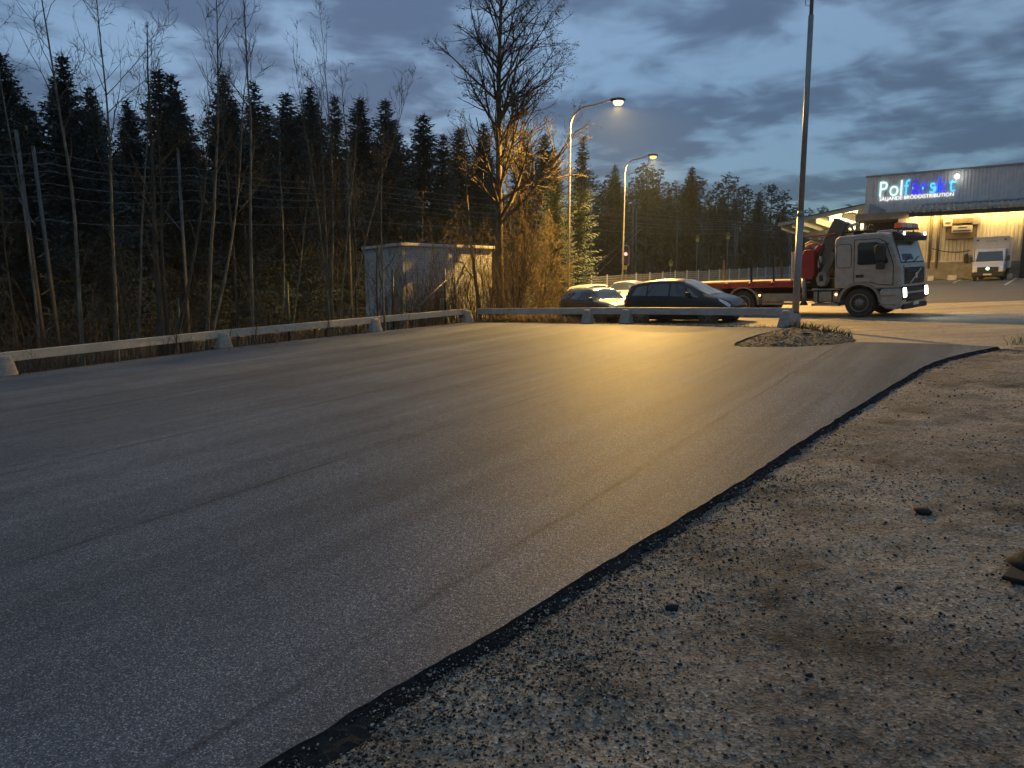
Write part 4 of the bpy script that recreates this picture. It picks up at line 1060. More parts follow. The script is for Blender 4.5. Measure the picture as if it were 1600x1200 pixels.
# wheels
def wheel(xc, yc, sgn, dual=False, R=0.50, Wd=0.30):
    o = MB().lathe([(0.30, sgn * 0.0), (R - 0.03, sgn * 0.0), (R, -sgn * 0.04), (R, -sgn * (Wd - 0.03)), (R - 0.04, -sgn * Wd), (0.28, -sgn * Wd)], 36, 'y', (xc, yc, R)).build('wheel', M['rubber'], tr, False, 0.012)
    rim = MB().lathe([(0.315, sgn * 0.006), (0.315, sgn * 0.02), (0.285, sgn * 0.02), (0.26, -sgn * 0.05), (0.20, -sgn * (0.03 if not dual else 0.14)), (0.12, sgn * (0.015 if not dual else -0.11)), (0.11, sgn * (0.06 if not dual else -0.02)), (0.02, sgn * (0.065 if not dual else -0.015))], 32, 'y', (xc, yc, R), False).build('rim', M['rim'], o, True)
    if not dual:
        for k in range(10):
            w = 2 * math.pi * k / 10
            MB().lathe([(0.045, -sgn * 0.036), (0.045, -sgn * 0.018)], 8, 'y', (xc + 0.225 * math.cos(w), yc, R + 0.225 * math.sin(w))).build('hand_hole', M['chassis'], rim)
            MB().lathe([(0.014, 0), (0.014, sgn * 0.03)], 6, 'y', (xc + 0.155 * math.cos(w + .3), yc, R + 0.155 * math.sin(w + .3))).build('wheel_nut', M['rim'], rim)
    else:
        MB().lathe([(0.24, -sgn * 0.11), (0.05, -sgn * 0.10)], 20, 'y', (xc, yc, R)).build('wheel_recess', M['chassis'], rim)
for sgn in (-1, 1):
    wheel(0.0, sgn * 1.20, sgn)
    for xc in (-4.35, -5.65):
        wheel(xc, sgn * 1.22, sgn, True, 0.49, 0.56)
        arc = [(xc + 0.66 * math.cos(math.radians(a)), 0.50 + 0.64 * math.sin(math.radians(a))) for a in range(-5, 186, 10)]
        arc2 = [(xc + 0.60 * math.cos(math.radians(a)), 0.50 + 0.58 * math.sin(math.radians(a))) for a in range(185, -6, -10)]
        MB().prism(arc + arc2, sgn * 1.25, sgn * 0.6).build('mudguard', M['guard'], tr)
# chassis
for s_ in (-0.42, 0.34): MB().box(-7.0, 0.9, s_, s_ + 0.08, 0.62, 0.90).build('chassis_rail', M['chassis'], tr)
for xc in (0.0, -4.35, -5.65): MB().tube([(xc, -1.0, 0.5), (xc, 1.0, 0.5)], 0.09, 10).build('axle', M['chassis'], tr)
MB().box(-0.8, 0.6, -0.40, 0.40, 0.5, 0.99).build('engine', M['chassis'], tr, False, 0.05)
# flat bed
bed = MB().box(-7.3, -2.35, -1.24, 1.24, 1.08, 1.30).build('bed_frame', M['red'], tr, False, 0.012)
k = 0; yv = -1.20
while yv < 1.19:
    MB().box(-7.28, -2.37, yv, min(yv + 0.19, 1.2), 1.302, 1.335).build('plank', M['wood'], bed, False, 0.006); yv += 0.2
for s_ in (-0.55, 0.45): MB().box(-7.2, -2.4, s_, s_ + 0.1, 0.905, 1.078).build('subframe', M['chassis'], bed)
for xc in (-3.1, -4.0, -5.0, -6.0, -6.9):
    for sgn in (-1, 1):
        r = MB(); pts = [(xc + 0.10 * math.cos(w), sgn * 1.262, 1.19 + 0.10 * math.sin(w)) for w in np.linspace(math.radians(-30), math.radians(210), 10)]
        r.tube(pts, 0.02, 6); r.box(xc - 0.13, xc + 0.13, min(sgn * 1.243, sgn * 1.275), max(sgn * 1.243, sgn * 1.275), 1.09, 1.14)
        r.build('lashing_ring', M['red'], bed, True)
for xc, m_ in ((-3.1, M['chassis']), (-4.0, M['chassis'])):
    for sgn in (-1, 1):
        MB().box(xc - 0.03, xc + 0.03, sgn * 1.21 - 0.03, sgn * 1.21 + 0.03, 1.30, 2.15 if xc < -3.5 else 2.75).build('stake', m_, bed)
MB().box(-6.6, -6.53, 1.1, 1.17, 1.336, 2.2).build('stake', M['brown'], bed)
MB().box(-7.34, -7.302, -1.2, 1.2, 0.95, 1.28).build('tail_board', M['red'], bed)
# headboard frame behind the crane
hb = MB(); hb.box(-2.46, -2.40, -1.18, -1.10, 1.336, 2.35); hb.box(-2.46, -2.40, -0.55, -0.48, 1.336, 2.35); hb.box(-2.46, -2.40, -1.18, -0.48, 2.28, 2.36); hb.box(-2.46, -2.40, -1.18, -0.48, 1.7, 1.76)
hb.build('headboard_frame', M['cream'], bed, False, 0.01)
MB().box(-2.45, -2.41, -1.08, -0.57, 1.78, 2.26).build('headboard_sheet', paint('pale_green_sheet', (0.34, 0.34, 0.24), 0.6), bed)
# side boxes, tank, stabiliser leg
for sgn in (-1, 1):
    b_ = MB().box(-3.55, -2.15, sgn * 1.22, sgn * 0.80, 0.55, 0.86).build('side_guard_box', M['tank'], tr, False, 0.02)
    MB().box(-3.55, -2.15, sgn * 1.235, sgn * 1.222, 0.44, 0.53).build('side_guard_rail', M['tank'], b_)
    t_ = MB().box(-1.62, -0.72, sgn * 1.20, sgn * 0.62, 0.52, 0.92).build('fuel_tank', M['tank'], tr, False, 0.06, 3)
    for xx in (-1.45, -0.95): MB().box(xx, xx + 0.06, sgn * 1.21, sgn * 0.61, 0.50, 0.935).build('tank_strap', M['chassis'], t_)
    MB().box(-1.66, -0.70, sgn * 1.22, sgn * 0.6, 0.40, 0.48).build('tank_step', M['tank'], t_, False, 0.01)
    MB().box(-1.66, -0.68, sgn * 1.21, sgn * 0.62, 0.95, 1.0).build('catwalk', M['tank'], t_, False, 0.01)
    MB().lathe([(0.035, 0.0), (0.035, sgn * 0.02)], 10, 'y', (-0.78, sgn * 1.222, 0.80)).build('marker_lamp', M['amber_glow'], t_)
    MB().lathe([(0.035, 0.0), (0.035, sgn * 0.02)], 10, 'y', (-3.66, sgn * 1.20, 0.80)).build('marker_lamp', M['amber_glow'], b_)
    st = MB().tube([(-1.98, sgn * 1.12, 0.52), (-1.98, sgn * 1.12, 1.42)], 0.085, 12).build('stabiliser_leg', M['tank'], tr, True)
    MB().tube([(-1.98, sgn * 1.12, 0.42), (-1.98, sgn * 1.12, 0.54)], [0.15, 0.1], 12).build('foot_plate', M['chassis'], st)
    MB().box(-2.08, -1.9, sgn * 1.14, sgn * 0.2, 1.06, 1.24).build('stabiliser_beam', M['crane'], tr, False, 0.01)
# crane
cr = MB().box(-2.15, -1.15, -0.75, 0.75, 1.0, 1.36).build('crane_base', M['chassis'], tr, False, 0.04)
col = MB().tube([(-1.62, 0.1, 1.3), (-1.62, 0.1, 2.5)], [0.30, 0.22], 14).build('crane_column', M['crane'], tr, True)
def beam(p0, p1, w, h, m_, name, parent, bev=0.02):
    p0, p1 = Vector(p0), Vector(p1); t = (p1 - p0).normalized(); s = t.cross(Vector((0, 1, 0))).normalized(); u = Vector((0, 1, 0))
    A = [p0 - u * w - s * h, p0 + u * w - s * h, p0 + u * w + s * h, p0 - u * w + s * h]; Bq = [q + (p1 - p0) for q in A]
    return MB().hexa(A, Bq).build(name, m_, parent, False, bev)
bm1 = beam((-1.78, -0.66, 1.68), (-0.96, -0.66, 3.34), 0.20, 0.25, M['crane'], 'main_boom', tr)
beam((-1.86, -0.66, 1.40), (-1.72, -0.66, 1.80), 0.2, 0.26, M['crane'], 'boom_knuckle', bm1, 0.04)
bm2 = beam((-1.36, -0.98, 1.35), (-0.98, -0.98, 2.25), 0.12, 0.13, M['crane'], 'jib_boom', tr)
MB().prism([(-1.50, 1.12), (-1.56, 1.35), (-1.44, 1.60), (-1.22, 1.62), (-1.14, 1.30), (-1.26, 1.08)], -1.16, -0.84).build('jib_knuckle', M['guard'], bm2, False, 0.05, 3)
MB().prism([(-1.40, 1.26), (-1.42, 1.46), (-1.30, 1.50), (-1.26, 1.28)], -1.18, -1.162).build('knuckle_slot', M['chassis'], bm2)
for k, (yo, ro) in enumerate(((-0.48, 0.022), (-0.42, 0.03), (-0.36, 0.02), (-0.30, 0.026), (-0.55, 0.02))):
    pts = [(-1.35 + 0.06 * k, yo, 1.5), (-1.12 + 0.05 * k, yo - 0.05, 2.2), (-0.96 + 0.03 * k, yo + 0.04, 2.8), (-0.90, yo + 0.1, 3.12 - 0.05 * k), (-0.80 + 0.02 * k, yo + 0.1, 2.85)]
    MB().tube(pts, ro, 6).build('hydraulic_hose', M['black'], bm1, True)
beam((-1.30, -0.40, 1.7), (-0.93, -0.40, 2.95), 0.07, 0.07, M['chassis'], 'lift_cylinder', bm1)
MB().box(-1.06, -0.90, -0.76, -0.28, 2.92, 3.20).build('boom_tip', M['crane'], bm1, False, 0.04)
pu = MB(); n_ = 20
pts = [(-0.76 + 0.13 * math.cos(w), -0.62, 2.98 + 0.17 * math.sin(w)) for w in np.linspace(0, 2 * math.pi, n_)]
pu.tube(pts, 0.05, 8, False).build('yellow_pulley', paint('yellow_steel', (0.55, 0.42, 0.14), 0.5), bm1, True)
beam((-0.85, -0.62, 3.10), (-0.45, -0.62, 3.22), 0.05, 0.05, M['cream'], 'hook_arm', bm1)
beam((-0.70, -0.45, 2.86), (-0.05, -0.45, 2.98), 0.06, 0.05, M['chassis'], 'jib_tip', bm1)
MB().tube([(-0.15, -0.45, 3.0), (-0.12, -0.45, 3.16), (-0.02, -0.45, 3.14), (-0.03, -0.45, 3.02)], 0.03, 6).build('hook', M['chassis'], bm1, True)
CABX = 0.28
cabt = MB().prism([(-2.36, 1.36), (-2.36, 2.22), (-2.28, 2.40), (-2.02, 2.42), (-1.92, 2.30), (-1.90, 1.46), (-1.98, 1.34)], -1.20, -0.55).build('red_cabinet', M['red'], tr, False, 0.05, 3)
MB().prism([(-2.10, 2.30), (-1.85, 2.55), (-1.66, 2.58), (-1.80, 2.35), (-1.95, 2.2)], -1.0, -0.86).build('red_arm', M['red'], cabt, False, 0.03)
MB().tube([(-2.62, -0.95, 2.86), (-1.25, -0.95, 2.90)], 0.028, 8).build('red_rod', M['red'], cabt)
MB().box(-2.68, -2.56, -1.0, -0.9, 2.80, 2.92).build('rod_end', M['orange'], cabt, False, 0.01)
for k, (a, b) in enumerate((((-2.4, -0.8, 2.60), (-2.0, -0.8, 2.62)), ((-2.3, -1.0, 2.50), (-1.9, -1.0, 2.56)), ((-2.2, -0.7, 2.52), (-1.8, -0.7, 2.46)))):
    MB().tube([a, ((a[0] + b[0]) / 2, a[1], a[2] + 0.09), b], 0.05, 8).build('rigging', M['wood'] if k < 2 else M['red'], cabt, True)
MB().tube([(-1.80, -0.9, 1.40), (-1.76, -0.95, 1.8), (-1.84, -0.95, 2.15), (-1.72, -0.9, 2.45)], 0.06, 8).build('hose_bundle', M['black'], cabt, True)
MB().box(-1.86, -1.74, -1.0, -0.85, 1.75, 2.15).build('control_box', M['cream'], cabt, False, 0.02)
cabt.location.x += 0.30
bm1.location.x += 0.12
# ------------------------------------------------------------------ parked cars
M['paint_black'] = paint('black_car_paint', (0.004, 0.0045, 0.006), 0.3, 0, 0.2, 2.0, (0.02, 0.018, 0.014), 0.15, coat=0.35, spec=0.35)
M['paint_dark'] = paint('dark_blue_grey_paint', (0.06, 0.06, 0.062), 0.3, 0.2, 0.2, 2.0, (0.08, 0.07, 0.05), 0.3, coat=0.8)
M['paint_white'] = paint('dirty_white_paint', (0.55, 0.54, 0.50), 0.3, 0, 0.06, 2.0, (0.3, 0.27, 0.2), 0.3, coat=0.6)
M['paint_silver'] = paint('silver_paint', (0.36, 0.35, 0.33), 0.3, 0.5, 0.08, 2.0, (0.2, 0.18, 0.14), 0.3, coat=0.7)
M['lens_clear'] = paint('lamp_lens', (0.5, 0.5, 0.5), 0.1, 0.2, 0.1, coat=1.0)
M['lens_red'] = paint('tail_lens', (0.30, 0.02, 0.02), 0.15, 0, 0.1, coat=1.0)
M['alloy'] = paint('alloy_rim', (0.13, 0.13, 0.125), 0.35, 0.6, 0.15, 5.0, (0.08, 0.07, 0.05), 0.4)
def cr(xs, ys, t):                    # smooth interpolation through the stations
    xs, ys = np.asarray(xs, float), np.asarray(ys, float); t = np.asarray(t, float)
    i = np.clip(np.searchsorted(xs, t) - 1, 0, len(xs) - 2); h = xs[i + 1] - xs[i]; u = (t - xs[i]) / h
    m = np.gradient(ys, xs); 
    d = np.diff(ys) / np.diff(xs)
    for k in range(1, len(ys) - 1):
        if d[k - 1] * d[k] <= 0: m[k] = 0
        else: m[k] = np.sign(d[k]) * min(abs(m[k]), 2 * abs(d[k]), 2 * abs(d[k - 1]))
    return (2 * u**3 - 3 * u**2 + 1) * ys[i] + (u**3 - 2 * u**2 + u) * h * m[i] + (-2 * u**3 + 3 * u**2) * ys[i + 1] + (u**3 - u**2) * h * m[i + 1]
class CarBody:
    # stations: x, sill z, belt z, roof z, half width at belt, half width at roof edge
    def __init__(s, st): s.cache = {}; s.st = np.array(st, float); s.x0, s.x1 = s.st[0, 0], s.st[-1, 0]
    def sec(s, x):
        key = round(float(x), 5)
        if key not in s.cache: s.cache[key] = s.sec_(key)
        return s.cache[key]
    def sec_(s, x):
        zs, zb, zr, wb, wr = [float(cr(s.st[:, 0], s.st[:, k], x)) for k in range(1, 6)]
        return [(0.0, zs - 0.02), (wb * 0.86, zs), (wb * 0.975, zs + 0.10), (wb, zs + 0.55 * (zb - zs)), (wb * 0.965, zb), (wr, zr - 0.13 * min(1.0, (zr - zb) * 2.2)), (wr * 0.88, zr - 0.045 * min(1.0, (zr - zb) * 3)), (wr * 0.5, zr - 0.010), (0.0, zr)]
    def pt(s, x, v, off=0.0):          # v: 0 under .. 8 roof middle, right side y>0
        pr = s.sec(x); a = np.array(pr); k = np.arange(len(pr), dtype=float)
        y = float(np.interp(v, k, a[:, 0])); z = float(np.interp(v, k, a[:, 1]))
        if off:
            e = 0.05
            pv0 = np.array([np.interp(max(v - e, 0), k, a[:, 0]), np.interp(max(v - e, 0), k, a[:, 1])]); pv1 = np.array([np.interp(min(v + e, 8), k, a[:, 0]), np.interp(min(v + e, 8), k, a[:, 1])])
            b2 = np.array(s.sec(min(x + 0.03, s.x1))); b1 = np.array(s.sec(max(x - 0.03, s.x0)))
            dx = min(x + 0.03, s.x1) - max(x - 0.03, s.x0)
            tx = Vector((dx, float(np.interp(v, k, b2[:, 0]) - np.interp(v, k, b1[:, 0])), float(np.interp(v, k, b2[:, 1]) - np.interp(v, k, b1[:, 1]))))
            tv = Vector((0, pv1[0] - pv0[0], pv1[1] - pv0[1])); nn = tx.cross(tv)
            if nn.length > 1e-9:
                nn.normalize()
                if nn.y < -0.01 or (abs(nn.y) <= 0.01 and nn.z < 0): nn = -nn
                return Vector((x, y, z)) + nn * off
        return Vector((x, y, z))
    def body(s, n=46):
        mb = MB(); xs = s.x0 + (s.x1 - s.x0) * (0.5 - 0.5 * np.cos(np.linspace(0, math.pi, n)))
        vs = [0, 1, 1.5, 2, 2.5, 3, 3.5, 4, 4.5, 5, 5.5, 6, 6.5, 7, 7.5, 8]; ring = None
        for x in xs:
            h = [s.pt(x, v) for v in vs]
            mb.v += [(p.x, p.y, p.z) for p in h] + [(p.x, -p.y, p.z) for p in h[-2:0:-1]]
        m = 2 * len(vs) - 2
        for i in range(n - 1):
            for k in range(m): mb.f.append((i * m + k, i * m + (k + 1) % m, (i + 1) * m + (k + 1) % m, (i + 1) * m + k))
        mb.f.append(tuple(range(m - 1, -1, -1))); mb.f.append(tuple((n - 1) * m + k for k in range(m)))
        return mb
    def patch(s, cor, off, sides=(1, -1), nu=8, nv=5):   # cor: four (x, v) corners
        mb = MB()
        for sg in sides:
            b0 = len(mb.v)
            for i in range(nu + 1):
                for j in range(nv + 1):
                    u, w = i / nu, j / nv
                    x = (1 - u) * (1 - w) * cor[0][0] + u * (1 - w) * cor[1][0] + u * w * cor[2][0] + (1 - u) * w * cor[3][0]
                    v = (1 - u) * (1 - w) * cor[0][1] + u * (1 - w) * cor[1][1] + u * w * cor[2][1] + (1 - u) * w * cor[3][1]
                    p = s.pt(x, v, off); mb.v.append((p.x, sg * p.y, p.z))
            for i in range(nu):
                for j in range(nv):
                    a = b0 + i * (nv + 1) + j; f = (a, a + nv + 1, a + nv + 2, a + 1); mb.f.append(f if sg > 0 else f[::-1])
        return mb
def car_wheel(root, xc, yw, sg, R=0.32, spokes=5):
    t = MB().lathe([(0.2, 0), (R - 0.02, 0), (R, -sg * 0.03), (R, -sg * 0.19), (0.2, -sg * 0.21)], 28, 'y', (xc, sg * yw, R)).build('wheel', M['rubber'], root, False, 0.008)
    MB().lathe([(0.215, sg * 0.004), (0.215, sg * 0.012), (0.19, -sg * 0.02)], 24, 'y', (xc, sg * yw, R), False).build('rim', M['alloy'], t, True)
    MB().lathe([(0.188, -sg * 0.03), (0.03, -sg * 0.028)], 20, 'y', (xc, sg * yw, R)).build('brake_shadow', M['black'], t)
    for k in range(spokes):
        w = 2 * math.pi * k / spokes + 0.3; c, s_ = math.cos(w), math.sin(w)
        q = [(xc + r * c + e * -s_, R + r * s_ + e * c) for r, e in ((0.02, 0.035), (0.20, 0.028), (0.20, -0.028), (0.02, -0.035))]
        MB().prism(q, sg * (yw - 0.02), sg * (yw + 0.006)).build('spoke', M['alloy'], t)
def car(name, loc, heading, st, paint_m, label, opt, extra=0.0):
    hx, hy = math.cos(heading), math.sin(heading)
    root = empty(name, loc, 0, label, 'car', 'parked cars behind the back rail', rot=(math.atan(-GA * hy + GB * hx), -math.atan(GA * hx + GB * hy), heading))
    cb = CarBody([(a, b_, c * opt.get('tall', 1), d * opt.get('tall', 1), e, f_) for a, b_, c, d, e, f_ in st]); body = cb.body().build('body', paint_m, root, True)
    for cor in opt['side']: 
        MB_ = cb.patch(cor, 0.006, (1,)); MB_.build('side_window', M['glass'], root, True, fix=False)
        cb.patch(cor, 0.006, (-1,)).build('side_window', M['glass'], root, True, fix=False)
    def across(cor, nm, m_, off=0.006):
        a = cb.patch(cor, off, (1, -1), 8, 5); return a.build(nm, m_, root, True, fix=False)
    across(opt['front'], 'windscreen', opt.get('wsmat', M['glass'])); across(opt['rear'], 'rear_window', M['glass'])
    for cor in opt.get('lamp', []):
        for sg in (1, -1): cb.patch(cor, 0.008, (sg,)).build('headlight', M['lens_clear'], root, True, fix=False)
    for cor in opt.get('tail', []):
        for sg in (1, -1): cb.patch(cor, 0.008, (sg,)).build('tail_light', M['lens_red'], root, True, fix=False)
    for xc in opt['wheels']:
        for sg in (1, -1):
            yb = float(cr(cb.st[:, 0], cb.st[:, 4], xc))
            MB().lathe([(0.385, 0.0), (0.385, sg * 0.012), (0.345, sg * 0.014)], 26, 'y', (xc, sg * (yb - 0.012), 0.33)).build('wheel_arch', M['black'], root)
            car_wheel(root, xc, yb + 0.008, sg)
    for sg in (1, -1):
        p = cb.pt(opt['mirror'], 4.15); m_ = MB().box(p.x - 0.06, p.x + 0.10, sg * (p.y + 0.02), sg * (p.y + 0.20), p.z + 0.02, p.z + 0.16).build('mirror', paint_m, root, False, 0.04, 3)
        for hxp in opt.get('handles', []):
            q = cb.pt(hxp, 3.7, 0.012); MB().box(q.x - 0.09, q.x + 0.09, sg * q.y - 0.012, sg * q.y + 0.012, q.z - 0.012, q.z + 0.012).build('door_handle', paint_m, root, False, 0.008)
        for sx, v0, v1 in opt.get('seams', []):
            cb.patch([(sx, v0), (sx + 0.012, v0), (sx + 0.012, v1), (sx, v1)], 0.002, (sg,), 1, 10).build('door_seam', M['black'], root, fix=False)
    xf = cb.x1; MB().box(xf - 0.02, xf + 0.015, -0.26, 0.26, 0.42, 0.53).build('number_plate', M['plate'], root, False, 0.004)
    MB().box(xf - 0.10, xf + 0.008, -0.55, 0.55, 0.28, 0.40).build('lower_grille', M['black'], root, False, 0.02)
    return root, cb
def car_on(px, Y, dz=0.0):
    x, y = XY(px, Y); return (x, y, gz(x, y) - 0.062 + dz)
# long sloping black people carrier
mpv = [(-2.15, .42, .70, .74, .62, .50), (-2.08, .30, .86, 1.06, .80, .60), (-1.90, .24, .93, 1.40, .87, .62), (-1.5, .22, .95, 1.52, .89, .64), (-0.6, .20, .95, 1.585, .90, .66), (0.0, .20, .94, 1.57, .90, .655),
       (0.45, .20, .93, 1.46, .90, .645), (1.05, .20, .92, 1.16, .89, .66), (1.38, .20, .90, 1.02, .88, .72), (1.75, .22, .80, .93, .86, .72), (2.02, .26, .66, .80, .80, .64), (2.16, .36, .56, .64, .66, .50)]
opt = dict(side=[[(-1.72, 4.25), (-1.12, 4.15), (-1.12, 4.93), (-1.58, 4.85)], [(-1.06, 4.15), (-0.20, 4.12), (-0.20, 4.95), (-1.06, 4.93)], [(-0.13, 4.12), (0.58, 4.12), (0.34, 4.93), (-0.13, 4.95)], [(0.66, 4.12), (1.02, 4.12), (0.62, 4.80), (0.44, 4.90)]],
           front=[(1.30, 5.6), (1.30, 8), (0.20, 8), (0.36, 5.5)], rear=[(-2.06, 5.4), (-2.06, 8), (-1.86, 8), (-1.86, 5.4)],
           lamp=[[(1.78, 4.1), (2.10, 3.9), (2.08, 4.8), (1.66, 4.9)]], tail=[[(-2.12, 3.3), (-1.92, 3.5), (-1.96, 4.6), (-2.10, 4.4)]], wheels=(-1.33, 1.38), mirror=0.62, handles=(-0.95, 0.02), seams=[(-0.17, 2.2, 4.1), (-1.10, 2.6, 4.1), (0.86, 2.2, 4.1)])
opt['tall'] = 1.05
opt['wsmat'] = glass('mpv_windscreen', (0.16, 0.17, 0.15), 0.06)
car('people_carrier', car_on(1066, 26.5, -0.08), math.radians(-41), mpv, M['paint_black'], 'black people carrier with a long sloping windscreen parked behind the back rail', opt)
# dark estate with the yellow light in its screen
est = [(-2.1, .42, .72, .76, .62, .52), (-2.04, .30, .88, 1.05, .80, .60), (-1.85, .24, .92, 1.34, .84, .60), (-1.4, .22, .93, 1.40, .85, .61), (-0.4, .20, .92, 1.43, .86, .62), (0.10, .20, .91, 1.41, .86, .61),
       (0.36, .20, .90, 1.30, .86, .60), (0.86, .20, .88, .98, .85, .66), (1.2, .20, .84, .93, .84, .70), (1.7, .22, .74, .86, .82, .66), (2.02, .28, .64, .74, .76, .58), (2.12, .36, .54, .60, .62, .48)]
opt2 = dict(side=[[(-1.80, 4.2), (-1.15, 4.15), (-1.15, 4.9), (-1.66, 4.85)], [(-1.08, 4.15), (-0.30, 4.12), (-0.30, 4.93), (-1.08, 4.9)], [(-0.22, 4.12), (0.72, 4.12), (0.28, 4.90), (-0.22, 4.93)]],
            front=[(0.82, 5.4), (0.82, 8), (0.22, 8), (0.30, 5.4)], rear=[(-2.0, 5.3), (-2.0, 8), (-1.84, 8), (-1.84, 5.3)], lamp=[[(1.72, 4.1), (2.06, 3.9), (2.04, 4.8), (1.70, 4.9)]], tail=[[(-2.08, 3.3), (-1.94, 3.4), (-1.96, 4.4), (-2.06, 4.3)]],
            wheels=(-1.3, 1.30), mirror=0.60, handles=(-0.95, -0.05), seams=[(-0.26, 2.2, 4.1), (0.76, 2.2, 4.1)])
car('estate_car', car_on(938, 29.3, -0.10), math.radians(-64), est, M['paint_dark'], 'dark estate car with yellow lamplight mirrored in its windscreen', opt2)
car('white_car', car_on(930, 34.5, -0.05), math.radians(-70), est, M['paint_white'], 'pale car mostly hidden behind the dark estate car', dict(opt2))
car('silver_car', car_on(975, 36.5, 0.02), math.radians(-112), est, M['paint_silver'], 'silver car facing the lot behind the black people carrier', dict(opt2))

# ------------------------------------------------------------------ box van
M['van_white'] = paint('van_white', (0.60, 0.61, 0.62), 0.4, 0, 0.06, 1.5, (0.35, 0.33, 0.28), 0.3, coat=0.3)
M['van_box'] = paint('van_box_panel', (0.50, 0.52, 0.54), 0.5, 0, 0.06, 1.5, (0.3, 0.29, 0.26), 0.3)
vx, vy = XY(1528, 53.6); VH = math.atan2(WN.y, WN.x)
van = empty('box_van', (vx, vy, gz(vx, vy) - 0.056), 0, 'white box van parked nose out before the yellow loading wall', 'van', rot=(math.atan(-GA * math.sin(VH) + GB * math.cos(VH)), -math.atan(GA * math.cos(VH) + GB * math.sin(VH)), VH))
# x forward, front bumper at x = 0
pf = [(-0.02, 0.40), (0.0, 0.78), (-0.06, 1.02), (-0.86, 1.34), (-1.42, 2.18), (-1.60, 2.34), (-2.1, 2.40), (-2.1, 0.55), (-1.45, 0.5), (-1.35, 0.78), (-1.05, 0.86), (-0.72, 0.78), (-0.62, 0.46), (-0.3, 0.3)]
vc = MB().prism(pf, -0.98, 0.98).build('cab', M['van_white'], van, False, 0.10, 4)
MB().box(-6.3, -1.78, -1.12, 1.12, 0.85, 3.22).build('cargo_box', M['van_box'], van, False, 0.05, 3)
bf = MB(); 
for (y0, y1, z0, z1) in ((-1.14, 1.14, 3.14, 3.26), (-1.14, -1.06, 0.85, 3.14), (1.06, 1.14, 0.85, 3.14)): bf.box(-1.80, -1.74, y0, y1, z0, z1)
bf.build('box_trim', M['trim'], van, False, 0.01)
for y_ in (-0.95, 0.80): MB().prism([(y_, 2.95), (y_ + 0.16, 2.98), (y_ + 0.16, 3.06), (y_ + 0.03, 3.06)], -1.74, -1.70, 'x').build('box_marker', M['black'], van)
MB().box(-1.776, -1.765, -0.35, 0.36, 2.86, 2.98).build('faded_lettering', paint('faded_print', (0.36, 0.38, 0.36), 0.6), van)
def wsx(z): return -0.86 - (z - 1.34) / (2.18 - 1.34) * 0.56
MB().hexa([(wsx(1.42) + .01, -0.86, 1.42), (wsx(1.42) + .01, 0.86, 1.42), (wsx(2.14) + .01, 0.76, 2.14), (wsx(2.14) + .01, -0.76, 2.14)], [(wsx(1.42) + .03, -0.86, 1.43), (wsx(1.42) + .03, 0.86, 1.43), (wsx(2.14) + .03, 0.76, 2.15), (wsx(2.14) + .03, -0.76, 2.15)]).build('windscreen', M['glass'], van)
bp = MB().prism([(-0.25, 0.28), (0.05, 0.34), (0.06, 0.62), (0.02, 0.66), (-0.3, 0.66)], -1.0, 1.0).build('bumper', M['black'], van, False, 0.04)
MB().box(0.04, 0.075, -0.26, 0.26, 0.42, 0.53).build('number_plate', M['plate'], bp)
gv = MB().prism([(-0.05, 0.67), (0.035, 0.67), (0.03, 0.98), (-0.10, 1.03)], -0.66, 0.66).build('grille', M['black'], van, False, 0.03)
MB().lathe([(0.10, 0.0), (0.09, 0.03)], 12, 'x', (0.026, 0.0, 0.90)).build('lit_emblem', glow('green_white_lamp', (0.35, 1.0, 0.45), 6.0), gv)
for sg in (1, -1):
    MB().prism([(-0.35, 0.74), (-0.02, 0.72), (-0.05, 0.97), (-0.42, 1.06)], sg * 0.66, sg * 0.99).build('headlight', M['lens_clear'], van, False, 0.03)
    MB().box(-1.0, -0.82, sg * 1.06, sg * 1.26, 1.40, 1.80).build('mirror', M['black'], van, False, 0.04)
    MB().box(-0.95, -0.87, sg * 0.97, sg * 1.06, 1.45, 1.52).build('mirror_arm', M['black'], van)
    MB().prism([(-1.2, 1.40), (-1.5, 2.10), (-1.95, 2.10), (-1.95, 1.40)], sg * 0.982, sg * 0.99).build('side_window', M['glass'], van)
    for xc in (-1.05, -4.9):
        t = MB().lathe([(0.2, 0), (0.33, 0), (0.35, -sg * 0.03), (0.35, -sg * 0.2), (0.2, -sg * 0.22)], 24, 'y', (xc, sg * 0.985, 0.35)).build('wheel', M['rubber'], van, False, 0.01)
        MB().lathe([(0.22, sg * 0.004), (0.19, -sg * 0.03), (0.05, -sg * 0.01)], 20, 'y', (xc, sg * 0.985, 0.35), False).build('rim', M['rim'], t, True)
    MB().box(-6.2, -1.9, sg * 0.5, sg * 0.42, 0.5, 0.84).build('chassis_rail', M['chassis'], van)
# ------------------------------------------------------------------ railway behind the trees
RD = Vector((0.675, 0.738)).normalized(); RN = Vector((-RD.y, RD.x))
def railY(px, off=0.0):            # distance at which the line of sight crosses the track (off: metres further back)
    t = (px - 800.0) / FPX * 1.009
    return (71.07 + off) / (1 - 1.094 * t)
def rail_pt(px, off=0.0):
    Y = railY(px, off); x, y = XY(px, Y); return x, y
M['steel_rail'] = paint('worn_rail', (0.25, 0.23, 0.21), 0.4, 0.6)
M['wire'] = paint('wire', (0.17, 0.17, 0.18), 0.5, 0.3, 0.05)
p0 = Vector(rail_pt(-250)); p1 = Vector(rail_pt(1330))
L_ = (p1 - p0).length
mb = MB(); N = 60
for i in range(N + 1):
    c = p0.lerp(p1, i / N)
    for w, h in ((-4.2, -0.05), (-2.2, 0.35), (2.2, 0.35), (4.2, -0.05)):
        q = c + RN * w; mb.v.append((q.x, q.y, ground_z(c.x, c.y) + h))
